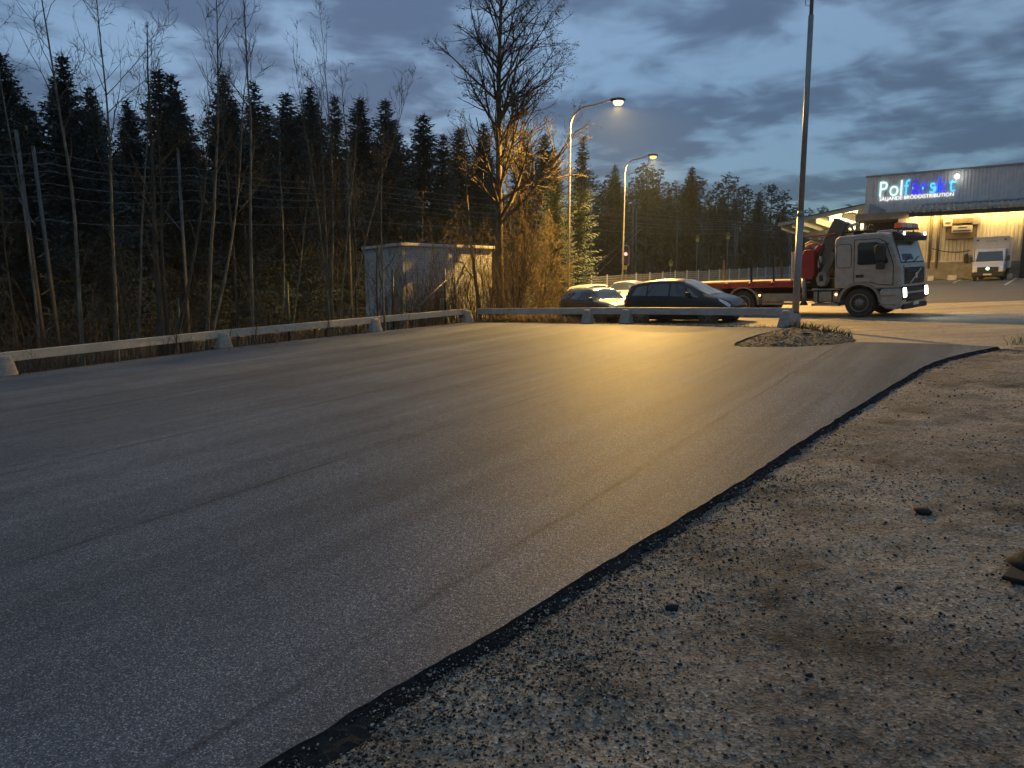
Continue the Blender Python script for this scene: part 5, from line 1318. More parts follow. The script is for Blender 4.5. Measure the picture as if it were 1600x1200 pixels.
for i in range(N):
    for k in range(3): mb.f.append((i * 4 + k, i * 4 + k + 1, i * 4 + 5 + k, i * 4 + 4 + k))
tag(mb.build('railway_ballast', M['ballast'], None), 'low stone ballast bed of the railway behind the trees', None, None, 'structure')
for k, w in enumerate((-0.75, 0.75)):
    mb = MB()
    for i in range(N):
        a, b = p0.lerp(p1, i / N) + RN * w, p0.lerp(p1, (i + 1) / N) + RN * w
        za, zb_ = ground_z(*p0.lerp(p1, i / N)) + 0.36, ground_z(*p0.lerp(p1, (i + 1) / N)) + 0.36
        n_ = RN * 0.04
        mb.hexa([(a.x - n_.x, a.y - n_.y, za), (a.x + n_.x, a.y + n_.y, za), (a.x + n_.x, a.y + n_.y, za + .16), (a.x - n_.x, a.y - n_.y, za + .16)],
                [(b.x - n_.x, b.y - n_.y, zb_), (b.x + n_.x, b.y + n_.y, zb_), (b.x + n_.x, b.y + n_.y, zb_ + .16), (b.x - n_.x, b.y - n_.y, zb_ + .16)])
    tag(mb.build('running_rail', M['steel_rail'], None), ('nearer' if k == 0 else 'farther') + ' steel rail of the track behind the trees', None, None, 'structure')
# masts
M['mast'] = paint('weathered_mast', (0.10, 0.098, 0.096), 0.6, 0.2, 0.35, 2.0, (0.05, 0.045, 0.04), 0.6)
def mast(px, off, ytop, label, r=0.09, double=False, arms=True, lean=0.0):
    x, y = rail_pt(px, off); g = ground_z(x, y) + 0.0; h = P(px, ytop, y).z - g
    root = empty('catenary_mast', (x, y, g), math.atan2(RD.y, RD.x), label, 'railway mast', 'masts along the railway')
    MB().tube([(0, 0, -0.3), (lean, 0, h)], [r, r * 0.8], 8).build('post', M['mast'], root, True)
    if double:
        MB().tube([(0.75, 0, -0.3), (0.75 + lean, 0, h * 0.94)], [r, r * 0.8], 8).build('post', M['mast'], root, True)
        n = int(h / 1.1)
        for i in range(n):
            z = 0.6 + i * (h - 1.2) / n; MB().tube([(0, 0, z), (0.75, 0, z + (0.5 if i % 2 else -0.1))], 0.03, 5).build('lattice_bar', M['mast'], root)
    if arms:
        MB().tube([(0, 0, h * 0.80), (0, 2.7, h * 0.74)], 0.035, 6).build('cantilever', M['mast'], root)
        MB().tube([(0, 0, h * 0.60), (0, 2.7, h * 0.73)], 0.035, 6).build('cantilever', M['mast'], root)
        MB().lathe([(0.05, 0), (0.1, 0.05), (0.06, 0.1), (0.1, 0.15), (0.06, 0.2), (0.1, 0.25), (0.05, 0.3)], 8, 'z', (0, 0, h)).build('insulator', M['brown'], root, True)
    return root, h
mast(76, 0, 205, 'pale double railway mast with cantilevers among the trees at far left', 0.12, True, True, -0.5)
mast(920, -2, 322, 'thin grey railway mast right of the nearer street lamp', 0.08)
mast(983, -2, 316, 'grey double railway mast beside the red signal', 0.11, True)
mast(1051, -1, 343, 'thin railway mast carrying a yellow warning triangle', 0.09)
mast(1139, 0, 350, 'pale cluster mast with warning triangle in front of the pines', 0.12, True)
mast(1222, 0, 356, 'railway mast just left of the lit canopy', 0.11, True)
mast(553, 0, 258, 'slim railway mast half hidden behind the white hut saplings', 0.10)
mast(300, 0, 240, 'slim railway mast hidden among bare trunks at left', 0.12)
# overhead wires
def wire(ptsd, label, r=0.022, seg=14, sag=0.5):
    mb = MB(); pts = []
    for (pxa, ya, oa), (pxb, yb, ob) in zip(ptsd, ptsd[1:]):
        A = P(pxa, ya, railY(pxa, oa)); Bq = P(pxb, yb, railY(pxb, ob))
        for i in range(seg):
            t = i / seg; q = A.lerp(Bq, t); q.z -= sag * 4 * t * (1 - t); pts.append(q)
    pts.append(Bq)
    o = mb.tube(pts, r, 5).build('overhead_wire', M['wire'], None, True)
    return tag(o, label, 'wire', 'wires over the railway')
names = ['topmost overhead wire strung along the railway', 'second overhead wire from the top along the railway', 'third overhead wire from the top along the railway', 'fourth overhead wire from the top along the railway', 'fifth overhead wire from the top along the railway', 'lowest overhead contact wire along the railway']
rows_ = [(232, 250, 283, 303, 320, 350), (250, 262, 292, 309, 330, 352), (262, 270, 300, 318, 332, 356), (281, 285, 309, 326, 340, 360), (300, 301, 318, 334, 346, 364), (338, 332, 342, 348, 358, 370)]
for k, rw in enumerate(rows_):
    wire([(-150, rw[0] - 8, 0.4 * k), (76, rw[0] + 5, 0.4 * k), (300, rw[1] + 12, 0.4 * k), (553, rw[2] + 2, 0.4 * k), (920, rw[4], 0.4 * k), (1139, rw[5] - 6, 0.4 * k), (1300, rw[5] + 3, 0.4 * k)], names[k], 0.015 + 0.003 * (k % 2), 10, 0.35)
for k, (a, b) in enumerate((((878, 470), (1000, 350)), ((893, 470), (1003, 356)))):
    A = P(a[0], a[1], 69); Bq = P(b[0], b[1], 84)
    o = MB().tube([A, Bq], 0.018, 5).build('guy_wire', M['wire'], None)
    tag(o, ('left' if k == 0 else 'right') + ' of two slanting guy wires behind the nearer street lamp', 'wire', 'guy wires of the mast')
# signals and warning plates
M['signal_black'] = paint('signal_black', (0.015, 0.015, 0.016), 0.6)
M['yellow_sign'] = paint('yellow_plate', (0.40, 0.32, 0.07), 0.5, emit=None)
def signal(px, py, Y, label, s=1.0):
    q = P(px, py, Y); g = ground_z(q.x, q.y); h = q.z - g
    root = empty('railway_signal', (q.x, q.y, g), 0, label, 'signal', 'railway signals')
    MB().tube([(0.1, 0.1, -0.2), (0.1, 0.1, h + 1.2)], 0.06, 8).build('post', M['galv'], root, True)
    ov = [(0.36 * s * math.cos(w), (0.36 * s * math.sin(w)) + (0.75 * s if math.sin(w) > 0 else -0.75 * s)) for w in np.linspace(0, 2 * math.pi, 24, endpoint=False)]
    ov2 = [(x * 1.18, z * 1.08) for x, z in ov]
    MB().prism([(x, z + h - 0.2 * s) for x, z in ov2], -0.02, 0.02).build('white_rim', M['trim'], root)
    bo = MB().prism([(x, z + h - 0.2 * s) for x, z in ov], -0.10, -0.021).build('signal_head', M['signal_black'], root)
    MB().lathe([(0.17 * s, -0.115), (0.10 * s, -0.16)], 12, 'y', (0, 0, h)).build('red_lamp', glow('signal_red', (1.0, 0.06, 0.05), 9.0), bo)
    MB().lathe([(0.19 * s, 0), (0.17 * s, 0.02)], 12, 'y', (0, -0.115, h - 0.75 * s)).build('dark_lamp', M['glass'], bo)
    MB().lathe([(0.22 * s, -0.05), (0.22 * s, -0.03)], 14, 'y', (0.0, 0, h - 1.55 * s)).build('yellow_disc', M['yellow_sign'], root)
signal(977.5, 397, 82, 'railway signal showing red beside the farther street lamp', 1.0)
signal(858, 345, 70, 'railway signal with a tiny red light behind the big bare tree', 0.7)
def warn(px, py, off, label, s=1.0):
    Y = railY(px, off); q = P(px, py, Y); g = ground_z(q.x, q.y); h = q.z - g
    root = empty('warning_sign', (q.x, q.y, g), 0, label, 'warning sign', 'yellow warning signs along the railway')
    MB().tube([(0, 0.1, -0.2), (0, 0.1, h + 0.8 * s)], 0.05, 6).build('post', M['galv'], root, True)
    MB().prism([(-0.75 * s, h), (0.75 * s, h), (0, h + 1.25 * s)], -0.03, 0.03).build('triangle', M['yellow_sign'], root)
    MB().prism([(-0.38 * s, h + 0.18 * s), (0.38 * s, h + 0.18 * s), (0, h + 0.82 * s)], -0.045, -0.032).build('dark_centre', M['signal_black'], root)
    MB().box(-0.55 * s, 0.55 * s, -0.03, 0.03, h - 0.95 * s, h - 0.12 * s).build('text_plate', M['yellow_sign'], root)
warn(1048, 411, -1, 'yellow warning triangle low on the thin mast', 0.42)
warn(1090, 373, 0, 'yellow warning triangle hanging before the dark pines', 0.42)
warn(1138, 369, -0.5, 'yellow warning triangle on the pale cluster mast', 0.46)

# ------------------------------------------------------------------ mesh fence by the railway
fa = Vector(XY(842, 64.5)); fd = Vector((0.70, 0.714)).normalized()
fz = lambda p: ground_z(p.x, p.y)
fn = empty('mesh_fence', (fa.x, fa.y, fz(fa)), math.atan2(fd.y, fd.x), 'long galvanised mesh fence running past the railway behind the cars', 'fence')
M['mesh'] = paint('fence_mesh', (0.55, 0.55, 0.53), 0.5, 0.1, 0.1)
mb = MB(); SP = 2.5
for z in np.linspace(0.1, 1.9, 9): mb.box(0.03, SP - 0.03, -0.006, 0.006, z - 0.013, z + 0.013)
for x in np.linspace(0.08, SP - 0.08, 22): mb.box(x - 0.005, x + 0.005, -0.005, 0.005, 0.05, 1.95)
pm = None; qm = None
for i in range(22):
    p = fa + fd * (SP * i); dz = fz(p) - fz(fa)
    if qm is None:
        o = MB().box(-0.045, 0.045, -0.045, 0.045, -0.2, 2.1).build('fence_post', M['mesh'], fn); qm = o.data
        o2 = mb.build('mesh_panel', M['mesh'], fn, fix=False); pm = o2.data
    else: o = link('fence_post', qm, fn); o2 = link('mesh_panel', pm, fn)
    o.location = (SP * i, 0, dz + 0.02)
    dz2 = fz(p + fd * SP) - fz(p); o2.location = (SP * i, 0, dz + 0.02); o2.rotation_euler = (0, -math.atan2(dz2, SP), 0)

# ------------------------------------------------------------------ white brick hut
M['hut'] = mat_brick('white_brick', (0.62, 0.62, 0.60), (0.34, 0.33, 0.31))
M['hut_fascia'] = paint('pale_fascia', (0.52, 0.50, 0.45), 0.7, 0, 0.15, 3.0, (0.25, 0.22, 0.18), 0.4)
M['hut_door'] = paint('pale_blue_door', (0.55, 0.60, 0.66), 0.5, 0, 0.06, 2.0)
hc = Vector(XY(633, 34.0)); hu = Vector((0.82, 0.572)).normalized()
hr = empty('white_hut', (hc.x, hc.y, ground_z(hc.x, hc.y) - 0.3), math.atan2(hu.y, hu.x), 'flat roofed white brick hut half hidden behind bare saplings', 'hut')
hz = P(633, 384, 34.0).z - hr.location.z; HW, HD = 5.0, 4.4
def wall_uv(p, q, z0, z1, name):
    me = bpy.data.meshes.new(name); me.from_pydata([(p[0], p[1], z0), (q[0], q[1], z0), (q[0], q[1], z1), (p[0], p[1], z1)], [], [(0, 1, 2, 3)])
    uv = me.uv_layers.new(name='UVMap'); L = math.dist(p, q)
    for k, c in enumerate(((0, z0), (L, z0), (L, z1), (0, z1))): uv.data[k].uv = c
    return link(name, me, hr, M['hut'])
wall_uv((0, 0), (HW, 0), 0, hz, 'long_wall'); wall_uv((0, HD), (0, 0), 0, hz, 'end_wall'); wall_uv((HW, 0), (HW, HD), 0, hz, 'end_wall'); wall_uv((HW, HD), (0, HD), 0, hz, 'back_wall')
MB().box(-0.12, HW + .12, -0.12, HD + .12, hz, hz + 0.14).build('roof_fascia', M['hut_fascia'], hr, False, 0.015)
MB().box(-0.06, HW + .06, -0.06, HD + .06, hz + 0.142, hz + 0.17).build('roof_felt', M['dark_metal'], hr)
dr = MB().box(-0.07, -0.012, 1.2, 3.1, 0.25, 2.75).build('double_door', M['hut_door'], hr, False, 0.01)
MB().box(-0.085, -0.072, 2.14, 2.17, 0.3, 2.7).build('door_gap', M['dark_metal'], dr)
MB().box(-0.12, -0.072, 2.05, 2.10, 1.3, 1.5).build('door_handle', M['dark_metal'], dr)
df = MB(); df.box(-0.09, -0.004, 1.1, 1.195, 0.25, 2.85); df.box(-0.09, -0.004, 3.105, 3.2, 0.25, 2.85); df.box(-0.09, -0.004, 1.195, 3.105, 2.755, 2.85)
df.build('door_frame', M['hut_fascia'], hr)

# ------------------------------------------------------------------ dark green fence in front of the hut
M['green_post'] = paint('dark_green_post', (0.012, 0.028, 0.018), 0.5)
gf = empty('green_fence', (*XY(617, 30.2), ground_z(*XY(617, 30.2))), 0, 'dark green wire fence posts with a slanting brace before the hut', 'fence')
gl_ = Vector(gf.location)
gp_ = []
for px, Y, pyt in ((617, 30.2, 421), (697, 32.3, 420), (286, 24.6, 465), (455, 27.0, 440), (708, 36.0, 436), (722, 39.0, 440)):
    x, y = XY(px, Y); g = ground_z(x, y); t = P(px, pyt, Y).z
    MB().tube([(x - gl_.x, y - gl_.y, g - 0.2 - gl_.z), (x - gl_.x, y - gl_.y, t - gl_.z)], 0.045, 8).build('fence_post', M['green_post'], gf, True); gp_.append(Vector((x, y, g)))
a = P(697, 438, 32.25) - gl_; b = P(655, 478, 31.0) - gl_
MB().tube([a, b], 0.035, 8).build('brace', M['galv'], gf, True)
for i, j in ((2, 3), (3, 0), (0, 1), (1, 4), (4, 5)):
    mb = MB()
    for z in (0.05, 0.45, 0.85, 1.25): mb.tube([gp_[i] - gl_ + Vector((0, 0, z)), gp_[j] - gl_ + Vector((0, 0, z))], 0.006, 4)
    mb.build('fence_wires', M['green_post'], gf)
# ------------------------------------------------------------------ bare trees
M['bark_pale'] = mat_bark('pale_aspen_bark', (0.06, 0.055, 0.04), (0.23, 0.21, 0.16))
M['bark_dark'] = mat_bark('dark_bark', (0.03, 0.026, 0.02), (0.10, 0.088, 0.065))
M['bark_alder'] = mat_bark('alder_bark', (0.045, 0.036, 0.025), (0.17, 0.13, 0.08))
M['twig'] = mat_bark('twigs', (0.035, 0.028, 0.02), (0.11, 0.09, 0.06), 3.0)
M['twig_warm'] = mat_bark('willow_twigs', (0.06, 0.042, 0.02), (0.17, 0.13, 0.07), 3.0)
def unit(v): return v / (np.linalg.norm(v) + 1e-9)
def grow(r, p, d, L, rad, k, wob, up, tip=0.25):
    pts = [np.array(p, float)]; d = unit(np.array(d, float)); st = L / (k - 1)
    for i in range(k - 1):
        d = unit(d + r.normal(0, wob, 3) + np.array([0, 0, up])); pts.append(pts[-1] + d * st)
    rr = rad * (1 - (1 - tip) * np.linspace(0, 1, k)); return np.array(pts), rr
def side_dir(r, t, ang):
    a = np.cross(t, r.normal(0, 1, 3)); a = unit(a); return unit(t * math.cos(ang) + a * math.sin(ang))
def bare_tree(name, base, H, rad, seed, label, group, lean=(0, 0), first=0.35, nl=16, limb=0.28, ang=42, levels=4, dens=0.72, bark='bark_pale', twig='twig', catkins=0, fork=0, up=0.10, twr=0.006, cat='bare tree', wobt=0.024, shape=(1.12, 0.85)):
    r = np.random.default_rng(seed)
    root = empty(name, base, 0, label, cat, group)
    tr_b, cr_b = [], {6: [], 5: [], 4: []}
    trunks = []
    for f in range(fork + 1):
        dd = np.array([lean[0], lean[1], 1.0])
        if f: dd = unit(dd + np.array([r.normal(0, 0.16), r.normal(0, 0.16), 0]))
        pts, rr = grow(r, (r.normal(0, 0.12) * (f > 0), r.normal(0, 0.12) * (f > 0), -0.25), dd, H * (1 if f == 0 else r.uniform(0.75, 1.0)), rad * (1 if f == 0 else 0.75), 16, wobt, 0.05, 0.10)
        rr[0] *= 1.35; trunks.append((pts, rr)); 
    V, F = tubes_np(np.array([t[0] for t in trunks]), np.array([t[1] for t in trunks]), 9)
    me = mesh_np('trunk', V, F); me.polygons.foreach_set('use_smooth', [True] * len(me.polygons)); link('trunk', me, root, M[bark])
    lv = [[], [], [], []]; ends = []
    for pts, rr in trunks:
        Ht = np.linalg.norm(pts[-1] - pts[0])
        for i in range(int(nl)):
            t = first + (0.98 - first) * (i + r.random()) / nl; q = t * 15; j = min(int(q), 14); u = q - j
            p = pts[j] * (1 - u) + pts[j + 1] * u; tg = unit(pts[j + 1] - pts[j]); rb = rr[j] * (1 - u) + rr[j + 1] * u
            Lb = Ht * limb * (shape[0] - t * shape[1]) * r.uniform(0.6, 1.2)
            bp, br = grow(r, p, side_dir(r, tg, math.radians(ang * r.uniform(0.75, 1.2))), Lb, max(0.010, rb * 0.55), 8, 0.11, up, 0.2); lv[0].append((bp, br))
    cur = lv[0]
    for depth in range(1, levels):
        nxt = []; kk = {1: 6, 2: 5, 3: 4}[depth]
        for bp, br in cur:
            L = np.linalg.norm(bp[-1] - bp[0]); n = max(1, int(r.poisson(dens * (3.2 + L * 1.5) / (1 + 0.25 * depth))))
            for _ in range(n):
                t = r.uniform(0.2, 1.0); q = t * (len(bp) - 1); j = min(int(q), len(bp) - 2); u = q - j
                p = bp[j] * (1 - u) + bp[j + 1] * u; tg = unit(bp[j + 1] - bp[j])
                Ls = max(0.25, L * r.uniform(0.25, 0.55) * (1.15 - 0.5 * t))
                sp, sr = grow(r, p, side_dir(r, tg, math.radians(r.uniform(25, 55))), Ls, max(twr, br[j] * 0.55), kk, 0.13, up * 0.8, 0.35); nxt.append((sp, sr))
        lv[depth] = nxt; cur = nxt
    VV, FF, o = [], [], 0
    for depth, sides in ((0, 5), (1, 4), (2, 3), (3, 3)):
        if not lv[depth]: continue
        Vd, Fd = tubes_np(np.array([b[0] for b in lv[depth]]), np.array([b[1] for b in lv[depth]]), sides)
        VV.append(Vd); FF.append(Fd + o); o += len(Vd)
    me = mesh_np('crown', np.concatenate(VV), np.concatenate(FF)); link('crown', me, root, M[twig])
    if catkins:
        last = lv[levels - 1]; pos = np.array([b[0][r.integers(1, len(b[0]))] + r.normal(0, 0.03, 3) for b in last for _ in range(catkins)])
        V, F = rocks_np(pos, r.uniform(0.010, 0.024, len(pos)), seed, 1.5)
        link('seed_cones', mesh_np('seed_cones', V, F), root, M['bark_dark'])['kind'] = 'stuff'
    return root
def tbase(px, Y):
    x, y = XY(px, Y); return (x, y, ground_z(x, y))
GL = 'bare trees behind the left rail'
def lean_to(px0, px1, pyb, Y, H):
    x0, y0 = XY(px0, Y); t = P(px1, 0, Y); return ((t.x - x0) / (t.z - ground_z(x0, y0)), 0.0)
def bt(px, Y, pxtop, H, rad, seed, label, **kw):
    return bare_tree('bare_tree', tbase(px, Y), H, rad, seed, label, GL, lean_to(px, pxtop, 0, Y, H), **kw)
bt(131, 20.6, 92, 12.2, 0.066, 11, 'pale slender bare trunk nearest the left end of the rail', nl=14, first=0.5)
bt(185, 23.0, 166, 14.0, 0.062, 12, 'bare tree with a wide open crown second from the left along the rail', nl=18, first=0.46, limb=0.32)
bt(212, 26.0, 222, 13.2, 0.055, 13, 'thin bare tree between the wide crowned tree and the dark forked one', nl=14, first=0.5)
bt(256, 22.6, 248, 10.5, 0.101, 14, 'dark forked bare trunk behind the left rail', nl=10, first=0.45, bark='bark_dark', fork=2)
bt(322, 24.0, 352, 13.5, 0.070, 15, 'bare tree leaning right with a fan of fine branches, left of the second concrete foot', nl=20, first=0.45, fork=1, limb=0.26)
bt(372, 27.5, 360, 12.0, 0.055, 16, 'thin dark bare tree behind the second concrete foot', nl=14, first=0.45, bark='bark_dark')
bt(397, 24.9, 402, 14.0, 0.066, 17, 'tall straight pale bare trunk right of the second concrete foot', nl=20, first=0.42, limb=0.24)
bt(455, 32.0, 470, 11.0, 0.055, 18, 'modest bare tree between the tall pale trunk and the broom shaped tree', nl=14, first=0.35)
bt(522, 30.2, 515, 13.2, 0.066, 19, 'broom shaped many stemmed bare tree left of the hut', nl=16, first=0.22, ang=24, limb=0.36, fork=4, up=0.14)
bt(556, 31.0, 560, 11.8, 0.058, 20, 'slim bare tree just left of the white hut', nl=18, first=0.4, bark='bark_dark')
bt(595, 27.9, 588, 7.2, 0.047, 21, 'young bare tree at the third concrete foot, left stem', nl=10, first=0.3, limb=0.36, bark='bark_dark')
bt(604, 27.7, 603, 7.8, 0.051, 22, 'young bare tree at the third concrete foot, warm lit right stem', nl=12, first=0.25, limb=0.34)
bt(30, 23.0, 20, 8.5, 0.047, 23, 'small dim bare tree at the far left of the photo', nl=8, first=0.4, bark='bark_dark')
bt(660, 38.5, 655, 8.0, 0.043, 24, 'thin bare sapling rising behind the hut roof', nl=10, first=0.2, bark='bark_dark')
bt(440, 35.5, 436, 12.5, 0.055, 26, 'thin bare tree seen above spruces at mid left', nl=14, first=0.5)
bt(60, 29.0, 58, 15.0, 0.062, 27, 'bare crown rising over the dark spruces at far left', nl=16, first=0.5, limb=0.25)
# the big alder, its neighbours and the lamp lit willow thicket
bare_tree('alder_tree', tbase(784, 36.0), 19.5, 0.235, 37, 'tall spreading bare tree with dark seed cones right of the hut', None, (-0.01, 0), first=0.25, nl=64, limb=0.30, ang=50, levels=4, dens=1.35, bark='bark_alder', wobt=0.03, shape=(1.02, 0.42), catkins=1, up=0.07, twr=0.007)
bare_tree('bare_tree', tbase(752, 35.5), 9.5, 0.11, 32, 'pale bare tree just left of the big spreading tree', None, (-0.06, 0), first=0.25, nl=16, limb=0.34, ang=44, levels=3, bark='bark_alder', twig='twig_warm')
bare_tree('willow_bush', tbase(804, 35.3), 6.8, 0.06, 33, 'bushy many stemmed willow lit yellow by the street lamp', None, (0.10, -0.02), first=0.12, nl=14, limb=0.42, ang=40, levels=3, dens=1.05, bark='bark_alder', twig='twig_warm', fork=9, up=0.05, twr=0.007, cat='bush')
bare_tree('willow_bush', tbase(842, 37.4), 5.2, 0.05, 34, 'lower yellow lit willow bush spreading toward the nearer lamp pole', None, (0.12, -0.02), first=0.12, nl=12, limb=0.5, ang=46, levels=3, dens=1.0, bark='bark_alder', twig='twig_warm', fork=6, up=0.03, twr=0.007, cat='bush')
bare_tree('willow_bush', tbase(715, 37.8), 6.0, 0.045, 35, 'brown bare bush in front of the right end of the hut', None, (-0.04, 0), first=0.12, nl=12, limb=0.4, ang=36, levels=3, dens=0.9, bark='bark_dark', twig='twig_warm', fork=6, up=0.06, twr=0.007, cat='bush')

# ------------------------------------------------------------------ conifers
M['needle'] = mat_leaf('spruce_needles', (0.065, 0.086, 0.084), (0.105, 0.130, 0.120))
M['needle_pine'] = mat_leaf('pine_needles', (0.050, 0.062, 0.056), (0.10, 0.12, 0.10))
M['bark_con'] = mat_bark('conifer_bark', (0.03, 0.022, 0.016), (0.10, 0.07, 0.045))
def spruce_mesh(seed, h=18.0, R=2.6, gap=0.0):
    r = np.random.default_rng(seed); tri = []
    z = h * 0.05
    while z < h * 0.985:
        f = 1 - z / h; Rz = R * f ** 0.80 * r.uniform(0.75, 1.12) + 0.22
        n = int(r.integers(8, 11)) if f > 0.1 else 6
        a0 = r.uniform(0, 6.28)
        for i in range(n):
            if r.random() < gap: continue
            a = a0 + i * 6.283 / n + r.normal(0, 0.2); L = Rz * r.uniform(0.6, 1.15)
            d = np.array([math.cos(a), math.sin(a), 0]); s = np.array([-d[1], d[0], 0])
            droop = -0.30 * f + 0.12
            ns = max(4, int(L / 0.20))
            for k in range(ns):
                t = (k + r.random()) / ns; c = np.array([0, 0, z + r.normal(0, 0.06)]) + d * L * t + np.array([0, 0, droop * L * t + 0.16 * L * t * t])
                w = (0.42 * (1 - t) + 0.16) * min(1.0, L * 0.8) * r.uniform(0.7, 1.2)
                for sg in (1, -1):
                    tip = c + s * sg * w + d * w * 0.75 + np.array([0, 0, -w * r.uniform(0.1, 0.7)])
                    b1 = c - d * 0.11; b2 = c + d * 0.13 + np.array([0, 0, 0.03]); tri += [b1, b2, tip]
                if r.random() < 0.5:
                    tri += [c - d * 0.12, c + d * 0.12, c + np.array([r.normal(0, .05), r.normal(0, .05), -w * 0.9])]
            e = np.array([0, 0, z]) + d * L + np.array([0, 0, droop * L + 0.16 * L]); tri += [e - s * 0.05, e + s * 0.05, e + d * 0.25 + np.array([0, 0, 0.05])]
        z += r.uniform(0.24, 0.38) * (0.6 + 0.6 * f)
    for k in range(6):
        a = r.uniform(0, 6.28); tri += [np.array([0.03, 0, h * 0.975]), np.array([-0.03, 0.02, h * 0.975]), np.array([0.12 * math.cos(a), 0.12 * math.sin(a), h * 1.005])]
    V = np.array(tri); return mesh_np('crown', V, np.arange(len(V)).reshape(-1, 3))
def pine_mesh(seed, h=16.0, R=2.4):
    r = np.random.default_rng(seed); tri = []
    z = h * r.uniform(0.34, 0.45)
    while z < h:
        u = (z / h - 0.35) / 0.65; Rz = R * (0.55 + 0.9 * u) * (1 - max(u, 0) ** 3.0) + 0.35
        for i in range(int(r.integers(3, 6))):
            a = r.uniform(0, 6.28); L = Rz * r.uniform(0.45, 1.15); d = np.array([math.cos(a), math.sin(a), 0.25]); s = np.array([-d[1], d[0], 0])
            b = np.array([0, 0, z]); tri += [b - s * 0.03, b + s * 0.03, b + d * L]
            for k in range(int(3 + L * 2.2)):
                c = b + d * L * r.uniform(0.45, 1.05) + r.normal(0, 0.22, 3)
                for q in range(9):
                    v = r.normal(0, 1, 3); v[2] = abs(v[2]) * 0.8; v = unit(v) * r.uniform(0.22, 0.42); w = unit(np.cross(v, r.normal(0, 1, 3))) * 0.055
                    tri += [c - w, c + w, c + v]
        z += r.uniform(0.32, 0.55)
    V = np.array(tri); return mesh_np('crown', V, np.arange(len(V)).reshape(-1, 3))
def trunk_mesh(h, r0):
    V, F = tubes_np(np.array([[[0, 0, -0.5], [0.05, 0, h * 0.3], [0.0, 0.05, h * 0.6], [0, 0, h * 0.97]]], float), np.array([[r0 * 1.1, r0 * 0.9, r0 * 0.6, 0.02]]), 8)
    return mesh_np('trunk', V, F)
SPR = [(spruce_mesh(100 + k, 18.0, (4.0, 3.5, 4.3, 3.7, 3.2, 3.9)[k], (0, .05, 0, .06, .2, .03)[k]), 18.0) for k in range(6)]
PIN = [(pine_mesh(200 + k, 16.0, (2.6, 2.2, 3.0, 2.4, 2.0)[k]), 16.0) for k in range(5)]
for me, h in SPR: me.materials.append(M['needle'])
for me, h in PIN: me.materials.append(M['needle_pine'])
TS, TP = trunk_mesh(18.0, 0.20), trunk_mesh(16.0, 0.17); TS.materials.append(M['bark_con']); TP.materials.append(M['bark_con'])
def conifer(x, y, h, var, kind, rot, label, group, wide=1.0):
    me, h0 = (SPR if kind == 's' else PIN)[var]
    root = empty('spruce_tree' if kind == 's' else 'pine_tree', (x, y, ground_z(x, y) - 0.1), rot, label, 'spruce' if kind == 's' else 'pine', group)
    root.rotation_euler = (0.05 * math.sin(rot * 7), 0.05 * math.cos(rot * 5), rot)
    s = h / h0; root.scale = (s * wide, s * wide, s)
    link('trunk', TS if kind == 's' else TP, root); link('crown', me, root)
    return root
def ordinal(n): return ['zeroth', 'first', 'second', 'third', 'fourth', 'fifth', 'sixth', 'seventh', 'eighth', 'ninth', 'tenth', 'eleventh', 'twelfth', 'thirteenth', 'fourteenth', 'fifteenth', 'sixteenth', 'seventeenth', 'eighteenth', 'nineteenth', 'twentieth', 'twenty-first', 'twenty-second', 'twenty-third', 'twenty-fourth', 'twenty-fifth', 'twenty-sixth', 'twenty-seventh', 'twenty-eighth', 'twenty-ninth', 'thirtieth', 'thirty-first', 'thirty-second', 'thirty-third', 'thirty-fourth'][n]
rt_ = random.Random(5)
sky_l = [(3, 80), (28, 108), (52, 150), (80, 74), (103, 165), (124, 82), (150, 118), (172, 150), (192, 128), (216, 158), (243, 150), (274, 108), (300, 150), (324, 108), (354, 108), (374, 150), (394, 122), (416, 160), (446, 138), (468, 170), (490, 128), (512, 150), (534, 150), (556, 146), (578, 190), (601, 154), (636, 184), (661, 176), (688, 205), (712, 196), (740, 210), (768, 188), (806, 200), (838, 204)]
for i, (px, py) in enumerate(sky_l):
    Y = railY(px, 9 + rt_.uniform(0, 3.0)); x, y = XY(px, Y); h = P(px, py, Y).z - ground_z(x, y)
    conifer(x, y, h, (i * 5 + 2) % 6, 's', rt_.uniform(0, 6.28), ordinal(i + 1) + ' dark spruce from the left in the forest skyline', 'spruces of the forest edge', rt_.uniform(0.95, 1.35))
sky_r = [(922, 268), (945, 274), (964, 254), (985, 276), (1002, 252), (1024, 262), (1042, 285), (1062, 258), (1082, 276), (1104, 284), (1126, 274), (1148, 290), (1168, 298), (1190, 290), (1208, 302), (1226, 318)]
for i, (px, py) in enumerate(sky_r):
    Y = railY(px, 8 + rt_.uniform(0, 3.0)); x, y = XY(px, Y); h = P(px, py, Y).z - ground_z(x, y)
    conifer(x, y, h, (i * 2 + 1) % 5 if i % 4 else i % 5, 'p' if i % 5 != 2 else 's', rt_.uniform(0, 6.28), ordinal(i + 1) + ' tree from the left in the pine wood right of the lamps', 'pines of the right wood', rt_.uniform(0.95, 1.3))
for i, (px, py) in enumerate([(1252, 327), (1270, 322), (1290, 329), (1308, 320), (1326, 326), (1345, 317)]):
    Y = 165 + 4 * (i % 3); x, y = XY(px, Y); h = P(px, py, Y).z - ground_z(x, y)
    conifer(x, y, h, i % 5, 'p', rt_.uniform(0, 6.28), ordinal(i + 1) + ' far pine from the left showing above the lit canopy roof', 'far pines above the canopy', 1.2)
